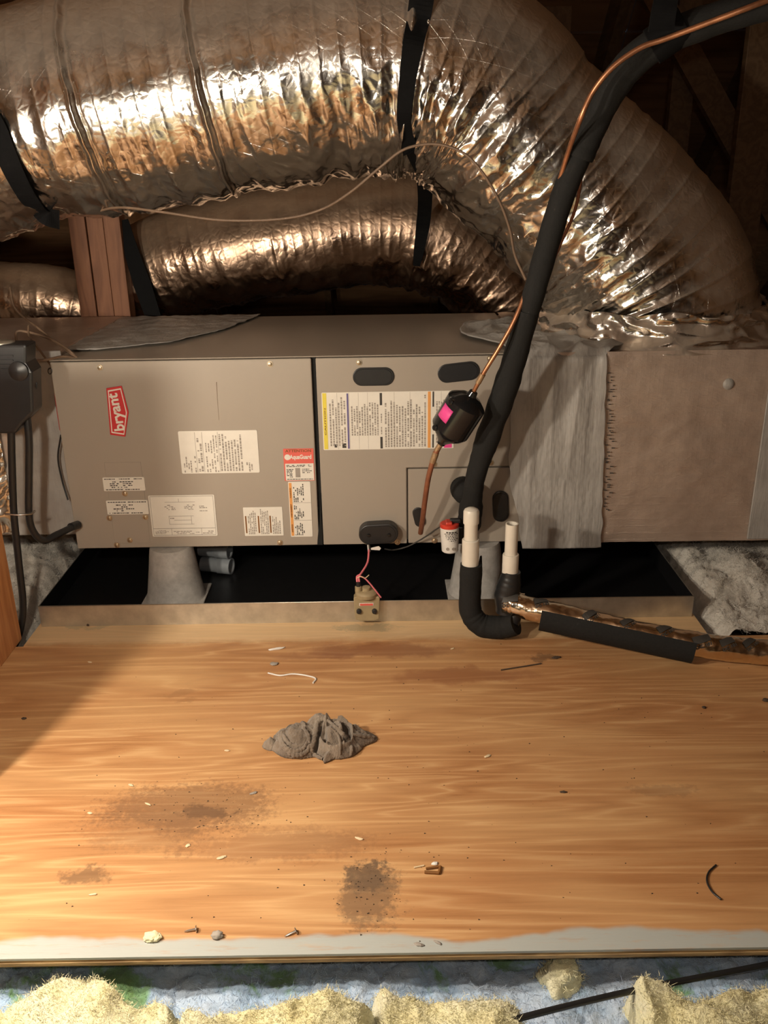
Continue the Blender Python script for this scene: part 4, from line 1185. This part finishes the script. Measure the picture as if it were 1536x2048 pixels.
MB().tube(ring, .0026, 8, caps=False).build('hanging_ring', M['black'], bxn, auto=1.0)
q = P(2, 690, Yb + .035); MB().lathe((q.x, q.y, q.z - .002), (0, 0, 1), [(0, .034), (.010, .034), (.012, .030), (.0125, .001)], 28).build('metal_lid', M['galv'], bxn, auto=.5)

def cable(pts, r, mat, label, name='thermostat_cable'):
    w3 = [P(*q) for q in pts]; t = thing(name, w3[0], label, 'cable', 'thin cables at the left end of the cabinet'); pipe('cable_sheath', w3, r, mat, t, 8, 8); return t
cable([(20, 575, .35), (28, 612, .30), (48, 635, .25), (75, 655, .18), (105, 680, .11), (140, 706, .045), (158, 719, .028)], .0035, M['brownwire'], 'grey-brown cable slanting down from upper left to the cabinet corner')
cable([(34, 690, .10), (33, 664, .12), (55, 664, .12), (95, 676, .09), (130, 695, .05), (156, 717, .035)], .0036, M['brownwire'], 'dark brown cable bent over the black box towards the cabinet corner')
cable([(52, 713, -.12), (62, 721, -.09), (95, 719, -.04), (125, 713, .00), (150, 716, .03)], .0034, M['brownwire'], 'dark cable leaving the side of the black box towards the cabinet')
cable([(57, 652, .14), (58, 672, .10), (72, 690, .07), (88, 712, .045), (104, 733, .035)], .0030, M['brownwire'], 'thin cable hanging in front of the grey return plenum')
cable([(104, 735, .012), (108, 760, .008), (112, 800, .008), (117, 835, .008), (121, 860, .008)], .0026, M['redwire'], 'red wire running down the left edge of the cabinet')
cable([(122, 870, .02), (116, 915, .03), (124, 960, .03), (136, 1000, .02)], .0026, M['black'], 'thin black wire hanging at the left edge of the cabinet')
ringw = [P(100 + 4*math.cos(t), 742 + 6*math.sin(t), .0) for t in np.linspace(0, 2*math.pi, 13)]
lw = thing('wire_loop', ringw[0], 'tiny loop of black wire at the top left corner of the cabinet', 'wire')
MB().tube(ringw, .0012, 6, caps=False).build('wire', M['black'], lw, auto=1.0)

# ------------------------------------------------------------------ rag on the floor
def rag():
    c = G(640, 1487); n = 260
    u = np.linspace(-1.12, 1.12, n); v = np.linspace(-1.1, 1.1, int(n*.6))
    U_, V_ = np.meshgrid(u, v, indexing='ij')
    # half sizes in metres
    ax_, ay_ = .150, .098; SCL = .80
    X_ = U_*ax_; Y_ = V_*ay_
    def ell(x, y, a, b): return 1 - np.sqrt(((X_ - x)/a)**2 + ((Y_ - y)/b)**2)
    lobeL = ell(-.055, -.005, .083, .068); lobeR = ell(.048, -.004, .074, .074); tip = np.minimum(1 - np.abs(X_ - .085)/.072, 1 - np.abs(Y_ + .004 - .15*(X_ - .05))/(.012 + np.clip(.155 - X_, 0, 1)*.55))
    stub = ell(-.135, -.012, .024, .022); cap_ = ell(.0, .035, .06, .045)
    sm = np.maximum.reduce([lobeL, lobeR, tip*.7, stub*.6, cap_])
    sm = sm + .05*pnoise(X_*40, Y_*40, seed=61)
    base = np.clip(sm, 0, 1)
    h = .010*np.clip(base*12, 0, 1)**.5 + .052*np.clip(base*1.25, 0, 1)**.85
    h = np.where(stub > np.maximum(lobeL, lobeR), h*.55, h)
    h = h*(1 - .45*np.clip((X_ - .06)/.09, 0, 1))
    # left lobe: two nested lips round a sunken disc
    xl, yl = X_ + .050, Y_ + .006
    wob = .004*pnoise(X_*30, Y_*30, seed=64)
    rL = np.sqrt((xl/1.06)**2 + yl**2) + wob; aL = np.degrees(np.arctan2(yl, xl)) % 360
    arc = np.clip((aL - 75)/25, 0, 1)*np.clip((338 - aL)/25, 0, 1)
    wL = np.clip(lobeL*4, 0, 1)
    for r0, dp in ((.055, .014), (.040, .015)):
        e_ = (rL - r0)/.0045
        h = h - wL*arc*.6*dp*np.exp(-e_**2)
    h = h - .012*np.clip(1 - rL/.036, 0, 1)**.5*wL
    h = h + .006*np.exp(-((X_ + .040 + .3*Y_)/.005)**2)*(Y_ > .005)*wL
    # deep crease between the lobes
    h = h - .022*np.exp(-((X_ - .002 - .22*Y_)/.0055)**2)*np.clip((.03 - Y_)/.02, 0, 1)
    # right lobe: an open pocket with a thin raised rim and a flap standing inside it
    d = np.sqrt(((X_ - .047)/.044)**2 + ((Y_ + .016)/.046)**2) + .05*pnoise(X_*25, Y_*25, seed=65)
    pit = np.clip((1 - d)*6, 0, 1)
    h = h - .024*pit*np.clip(lobeR*4, 0, 1) + .008*np.exp(-((d - 1.06)/.07)**2)*np.clip(lobeR*5, 0, 1)
    flap = np.clip(np.minimum.reduce([(X_ - .016 + .1*Y_)/.004, (.066 - X_ - .12*Y_)/.003, (Y_ + .056)/.004, (.030 - Y_ - .25*(X_ - .02))/.004]), 0, 1)
    h = h + .017*flap + .003*flap*np.sin((X_ + .5*Y_)*130)
    h = h + .006*np.exp(-((Y_ - .030 + .35*(X_ - .06))/.006)**2)*(X_ > .05)*np.clip(base*5, 0, 1)
    h = h + .004*pnoise(X_*55, Y_*55, seed=62)*base**.3 + .0018*pnoise(X_*160, Y_*160, seed=63)
    ok = sm > .0
    h = np.where(ok, np.maximum(h, .004), 0)
    a, b = U_.shape; idx = -np.ones((a, b), int); vs, fs_ = [], []
    for i in range(a - 1):
        for j in range(b - 1):
            if ok[i, j] and ok[i + 1, j] and ok[i, j + 1] and ok[i + 1, j + 1]:
                q = []
                for (p_, r_) in ((i, j), (i + 1, j), (i + 1, j + 1), (i, j + 1)):
                    if idx[p_, r_] < 0:
                        idx[p_, r_] = len(vs); vs.append((c.x + X_[p_, r_]*SCL, c.y + Y_[p_, r_]*SCL, h[p_, r_]*.92))
                    q.append(idx[p_, r_])
                fs_.append(tuple(int(k) for k in q))
    # overhang: widen upper part slightly and drop skirt to the floor
    bm = bmesh.new(); me = bpy.data.meshes.new('rag'); me.from_pydata(vs, [], fs_); bm.from_mesh(me)
    be = [e for e in bm.edges if e.is_boundary]
    r = bmesh.ops.extrude_edge_only(bm, edges=be)
    for vv_ in [g for g in r['geom'] if isinstance(g, bmesh.types.BMVert)]:
        vv_.co.z = .0005; vv_.co.x = c.x + (vv_.co.x - c.x)*.97; vv_.co.y = c.y + (vv_.co.y - c.y)*.95
    bv = BVHTree.FromBMesh(bm)
    lips = [([(320,320),(322,380),(330,440),(370,525),(450,590),(540,605),(620,570),(652,500)], .0060),
            ([(350,345),(345,440),(390,520),(460,562),(540,560),(600,520),(632,450)], .0055),
            ([(860,232),(790,215),(738,250),(718,350),(692,470),(672,540),(700,600),(800,650),(900,682),(985,692)], .0060),
            ([(860,232),(940,300),(1020,380),(1080,450),(1112,540),(1100,620)], .0050),
            ([(985,690),(992,600),(990,500),(972,400),(930,345),(885,310)], .0035),
            ([(470,300),(480,235),(520,205),(590,182)], .0045), ([(560,215),(585,300),(635,390),(655,480)], .0050),
            ([(225,470),(260,600),(350,660),(480,685),(600,655)], .0045), ([(1130,380),(1250,400),(1360,415)], .0045)]
    for pl_, rr_ in lips:
        pts_ = []
        for cx_, cy_ in pl_:
            rd = Vector(ray(500 + cx_*.1823, 1400 + cy_*.1823)).normalized(); hit = bv.ray_cast(Vector(CAM), rd)
            if hit[0] is not None: pts_.append(hit[0] - rd*.0015 + Vector((0, 0, .001)))
        if len(pts_) < 3: continue
        pth = spline(pts_, 8); m2 = len(pth)
        rad_ = [rr_*(.55 + .45*math.sin(math.pi*k/(m2 - 1)))*(1 + .18*math.sin(k*1.7)) for k in range(m2)]
        tv, tf, _ = sweep(pth, rad_, 12, .75)
        base_i = [bm.verts.new(p_) for p_ in tv]
        for f_ in tf:
            bm.faces.new([base_i[k] for k in f_])
    bmesh.ops.recalc_face_normals(bm, faces=bm.faces)
    for f_ in bm.faces: f_.smooth = True
    bm.to_mesh(me); bm.free(); me.materials.append(M['cloth'])
    o = bpy.data.objects.new('rag', me); COL.objects.link(o)
    tag(o, 'crumpled dirty grey-brown rag lying on the plywood', 'rag')
rag()

# ------------------------------------------------------------------ small litter on the plywood
def lump(name, px, py, w_, d_, h_, mat, label, cat, seed=0, rot=0):
    if cat == 'dirt': w_, d_, h_ = w_*.6, d_*.6, h_*.6
    c = G(px, py); bm = bmesh.new(); bmesh.ops.create_icosphere(bm, subdivisions=4 if cat in ('insulation', 'foam') else 3, radius=1)
    co = np.array([tuple(v.co) for v in bm.verts])
    n = 1 + .35*pnoise(co[:, 0]*1.6 + seed*3.1, co[:, 1]*1.6, co[:, 2]*1.6, seed) + .15*pnoise(co[:, 0]*5, co[:, 1]*5, co[:, 2]*5, seed + 1)
    ca, sa = math.cos(rot), math.sin(rot)
    for v, k in zip(bm.verts, n):
        x, y, z = v.co*k; x *= w_; y *= d_
        v.co = (c.x + x*ca - y*sa, c.y + x*sa + y*ca, max(z*h_ + h_*.8, .0003))
    for f_ in bm.faces: f_.smooth = True
    me = bpy.data.meshes.new(name); bm.to_mesh(me); bm.free(); me.materials.append(mat)
    o = bpy.data.objects.new(name, me); COL.objects.link(o); return tag(o, label, cat, {'chip': 'pale chips on the plywood', 'dirt': 'dirt clumps on the plywood'}.get(cat))
def strand(name, pts, r, mat, label, cat):
    w3 = [G(x, y, r*1.05) for x, y in pts]
    o = pipe(name, w3, r, mat, None, 8, 8); return tag(o, label, cat)
strand('white_wire_scrap', [(536, 1346), (560, 1351), (585, 1348), (612, 1351), (631, 1357), (626, 1366)], .0021, M['white2'], 'bent scrap of white wire lying between the rag and the pan', 'wire')
strand('dark_twig', [(1002, 1340), (1040, 1334), (1083, 1327)], .0018, M['crumb'], 'straight dark splinter on the plywood below the drain trap', 'splinter')
strand('black_wire_scrap', [(1432, 1730), (1417, 1745), (1414, 1763), (1424, 1783), (1442, 1799)], .0017, M['black'], 'curved black wire scrap near the right edge of the plywood', 'wire')
o = thing('bent_staple_scrap', G(866, 1740), 'small dark bent splinter with pale chip, lower right of centre on the plywood', 'splinter')
for nm, pts, mt, r in (('long_side', [(849, 1744), (878, 1746)], 'brown_ink', .0028), ('short_side', [(878, 1746), (881, 1733)], 'brown_ink', .0028), ('upper_side', [(881, 1733), (852, 1737)], 'brown_ink', .0022)):
    MB().tube([G(*q, .003) for q in pts], r, 8).build(nm, M[mt], o, auto=1.0)
strand('pale_sliver', [(828, 1735), (848, 1731)], .0015, M['chip'], 'pale wood sliver just left of the bent dark splinter', 'splinter')
lump('pale_chip', 870, 1728, .006, .004, .002, M['white2'], 'tiny white chip just above the bent dark splinter', 'chip', 4)
lump('foam_scrap', 306, 1878, .014, .010, .006, M['batt'], 'lump of yellow foam on the grey painted edge of the plywood', 'foam', 8)
lump('grey_pebble', 435, 1874, .010, .007, .006, M['greyscrap'], 'small grey pebble between the two nails on the painted edge', 'pebble', 9)
lump('dark_leaf_scrap', 548, 1329, .011, .008, .003, M['greyscrap'], 'dark grey scrap above the bent white wire', 'scrap', 10)
lump('paper_shred', 553, 1299, .022, .004, .003, M['white2'], 'thin pale paper shred in front of the pan, left of the float switch', 'scrap', 11, .3)
lump('dirt_clump', 48, 1438, .010, .006, .004, M['crumb'], 'dark dirt clump near the left edge in the shaded corner of the plywood', 'dirt', 12)
lump('dirt_clump', 1112, 1316, .020, .008, .004, M['crumb'], 'dark dirt clump in the shadow below the foam sleeve', 'dirt', 13, .2)
lump('dirt_clump', 1127, 1585, .012, .005, .003, M['crumb'], 'dark dirt clump alone right of the rag, mid plywood', 'dirt', 14)
lump('dirt_clump', 1408, 1416, .008, .007, .004, M['crumb'], 'dark dirt clump on the right part of the plywood below the drain line', 'dirt', 15)
lump('dirt_clump', 1531, 1402, .012, .010, .006, M['crumb'], 'dark dirt clump at the right edge of the plywood', 'dirt', 16)
lump('dirt_clump', 144, 1250, .008, .006, .010, M['crumb'], 'dark dirt clump against the left end of the pan front, leftmost of two', 'dirt', 17)
lump('dirt_clump', 176, 1252, .007, .005, .006, M['crumb'], 'dark dirt clump against the left end of the pan front, right one of two', 'dirt', 18)
chips = [(454, 1502, 'pale chip left of the rag'), (376, 1692, 'pale oval chip below the dark stain'), (262, 1571, 'pale chip above the dark stain'), (180, 1627, 'pale curled chip left of the dark stain'),
         (296, 1609, 'tiny white chip at the left rim of the dark stain'), (718, 1678, 'pale chip above the small dark stain at centre'), (186, 1790, 'pale sliver near the lower left of the plywood'),
         (443, 1716, 'narrow pale sliver right of the oval chip'), (180, 1325, 'pale sliver on the shaded upper left of the plywood'), (507, 1587, 'grey chip left below the rag'),
         (905, 1298, 'small white scrap left of the drain trap shadow'), (975, 1513, 'small pale chip right of the rag'), (838, 1890, 'brown crumb on the painted edge right of the nails'), (875, 1886, 'right one of two brown crumbs on the painted edge')]
for k, (px, py, lab) in enumerate(chips):
    lump('wood_chip', px, py, R.uniform(.005, .009), R.uniform(.002, .004), .0016, M['greyscrap'] if 'brown' in lab or 'grey' in lab else M['chip'], lab, 'chip', 30 + k, R.uniform(-.6, .8))
def nail(px, py, qx, qy, label):
    a, b = G(px, py, .002), G(qx, qy, .004); t = thing('roofing_nail', a, label, 'nail', 'nails on the painted edge'); d = (b - a)
    MB().lathe(a, d, [(0, .0003), (.005, .0017), (d.length, .0018)], 10).build('shank', M['nail'], t, auto=.6)
    MB().lathe(b, d, [(0, .0058), (.0012, .0056)], 16).build('head', M['nail'], t, auto=.6)
nail(368, 1863, 392, 1858, 'left one of two steel nails on the painted plywood edge')
nail(569, 1873, 591, 1862, 'right one of two steel nails on the painted plywood edge')
# fine crumbs nobody could count
mb = MB()
for i in range(520):
    cxp = R.choice([(400, 1620, 150, 45), (745, 1775, 60, 70), (768, 1500, 760, 330), (768, 1700, 760, 180), (730, 1253, 60, 9), (350, 1254, 300, 6), (1000, 1420, 500, 150)])
    px = R.gauss(cxp[0], cxp[2]*.6); py = R.gauss(cxp[1], cxp[3]*.6)
    if not (1262 < py < 1885) or abs(px - 768) > 900: continue
    g = G(px, py); s = R.uniform(.0006, .0022)
    vv_ = [(g.x + s*R.uniform(.5, 1.8)*math.cos(a), g.y + s*R.uniform(.5, 1.2)*math.sin(a), .0002) for a in (0, 2.1, 4.2)] + [(g.x, g.y, s*.9)]
    mb.add(vv_, [(0, 1, 3), (1, 2, 3), (2, 0, 3), (2, 1, 0)])
o = mb.build('dirt_crumbs', M['crumb']); tag(o, 'fine dark dirt crumbs scattered over the plywood', 'dirt', kind='stuff')

# ------------------------------------------------------------------ insulation
def fuzz(o, n, length, seed, ybox=None):
    me = o.data; nv = len(me.vertices); co = np.empty(nv*3, np.float32); me.vertices.foreach_get('co', co); co = co.reshape(-1, 3)
    no = np.empty(nv*3, np.float32); me.vertices.foreach_get('normal', no); no = no.reshape(-1, 3)
    rg = np.random.default_rng(seed); idx = np.arange(nv)
    if ybox: idx = idx[(co[:, 1] > ybox[0]) & (co[:, 1] < ybox[1]) & (co[:, 0] > -1.3) & (co[:, 0] < 1.45)]
    k = rg.choice(idx, n); p = co[k] + rg.normal(0, .003, (n, 3)); sgn = np.sign(no[k][:, 2:3]); d_ = no[k]*sgn*.6 + rg.normal(0, .75, (n, 3)); d_ /= np.linalg.norm(d_, axis=1)[:, None]
    w_ = np.cross(d_, rg.normal(0, 1, (n, 3))); w_ /= np.linalg.norm(w_, axis=1)[:, None]
    L_ = length*rg.uniform(.4, 1.3, (n, 1)); bend = rg.normal(0, .35, (n, 3))*L_; tw = .00045
    a0, a1 = p - w_*tw, p + w_*tw; m0, m1 = p + d_*L_*.55 + bend*.3 - w_*tw*.8, p + d_*L_*.55 + bend*.3 + w_*tw*.8; e0 = p + d_*L_ + bend
    V = np.stack([a0, a1, m1, m0, e0], 1).reshape(-1, 3)
    fs_ = []
    for i in range(n): b = i*5; fs_.append((b, b + 1, b + 2, b + 3)); fs_.append((b + 3, b + 2, b + 4))
    f = mesh_obj('loose_fibres', V, fs_, me.materials[0], None); f.parent = o; f['kind'] = 'stuff'

def wool(name, x0, x1, y0, y1, zf, mat, nx, ny, label, seed, kind='stuff', amp=(.05, .02, .008), cat='insulation'):
    X_, Y_ = np.meshgrid(np.linspace(x0, x1, nx), np.linspace(y0, y1, ny), indexing='ij')
    Z_ = zf(X_, Y_) + amp[0]*np.abs(pnoise(X_*6, Y_*6, seed=seed)) + amp[1]*np.abs(pnoise(X_*17, Y_*17, seed=seed + 1)) + amp[2]*np.abs(pnoise(X_*48, Y_*48, seed=seed + 2)) + amp[2]*.5*pnoise(X_*110, Y_*110, seed=seed + 3)
    X2 = X_ + .012*pnoise(X_*30, Y_*30, seed=seed + 4); Y2 = Y_ + .012*pnoise(X_*30, Y_*30, seed=seed + 5)
    o = grid_mesh(name, np.stack([X2, Y2, Z_], -1), mat, None)
    fuzz(o, 30000 if x0 > 0 else 20000, .012, seed, (-1.42, -1.15) if y1 < 0 else (y0, .6))
    return tag(o, label, cat, kind=kind)
sm_ = lambda t: np.clip(t, 0, 1)**2*(3 - 2*np.clip(t, 0, 1))
wool('loose_fill_insulation', .872, 1.95, -.255, 1.6, lambda x, y: -.10 + .10*sm_((x - .87)/.08) + .06*sm_((y + .2)/.5) + .05*np.exp(-(((x - 1.05)/.12)**2 + ((y - .02)/.10)**2)), M['loose'], 240, 260, 'fluffy white loose-fill insulation right of the drain pan', 201)
wool('loose_fill_insulation', -1.95, -.982, -.21, 1.6, lambda x, y: -.10 + .10*sm_((-1.0 - x)/.06) + .03*sm_((y + .1)/.3), M['loose'], 180, 240, 'fluffy white loose-fill insulation left of the drain pan', 221)
wool('blue_white_insulation', -1.6, 1.6, -1.7, -1.145, lambda x, y: -.100 + 0*x, M['bluewool'], 620, 110, 'blue-white and greenish loose insulation in the gap below the plywood edge', 241, amp=(.03, .018, .008))
def batt(pxs, label, seed, ztop, y_back, xpad=0):
    (xa, xb) = pxs
    X_, Y_ = np.meshgrid(np.linspace(xa, xb, 240), np.linspace(-2.2, y_back, 260), indexing='ij')
    ed = np.minimum.reduce([(X_ - xa)/.03, (xb - X_)/.03, (y_back - .012 + .045*pnoise(X_*6.5, Y_*0 + .37, seed=seed + 9) + .015*pnoise(X_*20, Y_*0 + .37, seed=seed + 8) - Y_)/.035])
    k = np.sqrt(np.clip(ed, 0, 1))
    Z_ = -.25 + (ztop + .25)*k + (.045*pnoise(X_*6, Y_*7, seed=seed) + .016*pnoise(X_*17, Y_*19, seed=seed + 1))*k + .006*pnoise(X_*45, Y_*60, seed=seed + 2) + .004*pnoise(X_*110, Y_*150, seed=seed + 3)
    o = grid_mesh('fibreglass_batt', np.stack([X_ + .012*pnoise(X_*25, Y_*25, seed=seed + 5), Y_ + .014*pnoise(X_*22, Y_*22, seed=seed + 6), Z_], -1), M['batt'], None)
    fuzz(o, 26000 if xb - xa > .5 else 11000, .0065, seed, (-1.42, -1.2))
    return tag(o, label, 'insulation', 'yellow batts in front of the plywood')
batt((-1.25, -.315), 'yellow fibreglass batt at the lower left corner', 301, -.016, -1.296)
batt((-.345, -.018), 'yellow fibreglass batt below the middle of the plywood edge, left of centre', 321, -.020, -1.306)
batt((-.045, .225), 'yellow fibreglass batt at bottom centre, under the end of the black cable', 341, -.020, -1.302)
batt((.36, 1.2), 'yellow fibreglass batt at the lower right corner', 361, -.020, -1.304)
o = lump('insulation_clump', 0, 0, .035, .03, .04, M['batt'], 'small tan tuft of insulation standing beside the black cable', 'insulation', 77)
q = G(1120, 1975, -.10); c0 = G(0, 0)
for v in o.data.vertices: v.co = (q.x + (v.co.x - c0.x), q.y + (v.co.y - c0.y), v.co.z - .12)
fuzz(o, 1500, .008, 5)
bc_ = thing('black_cable', G(1300, 1980, -.05), 'straight black cable slanting over the yellow insulation at lower right', 'cable')
MB().tube(spline([G(930, 2075, -.02), G(1000, 2047, -.02), G(1250, 1985, -.028), G(1490, 1938, -.036), G(1600, 1917, -.04)], 8), .0050, 12).build('cable_sheath', M['black'], bc_, auto=1.0)

# ------------------------------------------------------------------ work lamp with added fill head, and an unseen post added for shade
t = NT('lamp_lens'); t.set((1, .95, .85), .4); t.b.inputs['Emission Color'].default_value = (1, .88, .7, 1); t.b.inputs['Emission Strength'].default_value = 6.0
wl = thing('work_lamp', (KEY[0] - .03, KEY[1] - .12, 0), 'black work lamp with an added fill head, on a stand left of the camera', 'lamp')
kx, ky = KEY[0] - .03, KEY[1] - .12
zfl = 0.0 if ky > YF else -.24
MB().lathe((kx, ky, zfl), (0, 0, 1), [(0, .10), (.012, .10), (.016, .02)], 24).build('base', M['black'], wl, auto=.5)
MB().lathe((kx, ky, zfl + .016), (0, 0, 1), [(0, .012), (.92 - zfl, .012)], 14).build('pole', M['black'], wl, auto=.5)
MB().box((kx - .06, ky - .03, .87), (kx + .06, ky + .025, .99)).build('head', M['black'], wl, bevel=.006)
MB().box((kx - .05, ky + .0255, .88), (kx + .05, ky + .029, .98)).build('lens', t.m, wl)
MB().tube([(kx, ky, .90), (-.62, -1.55, .90)], .010, 12).build('fill_head_bar', M['black'], wl, auto=.6)  # bar and second head added to carry the fill light
MB().box((-.68, -1.57, .905), (-.56, -1.53, 1.03)).build('head', M['black'], wl, bevel=.006)
MB().box((-.67, -1.5298, .92), (-.57, -1.526, 1.02)).build('lens', t.m, wl)
post('added_shade_post', -1.02, -.842, -.885, -.845, 0, .86, M['studorange'], 'unseen post of joined studs added to shade the left side', 2)  # unseen, added to throw shade over the left floor and cabinet
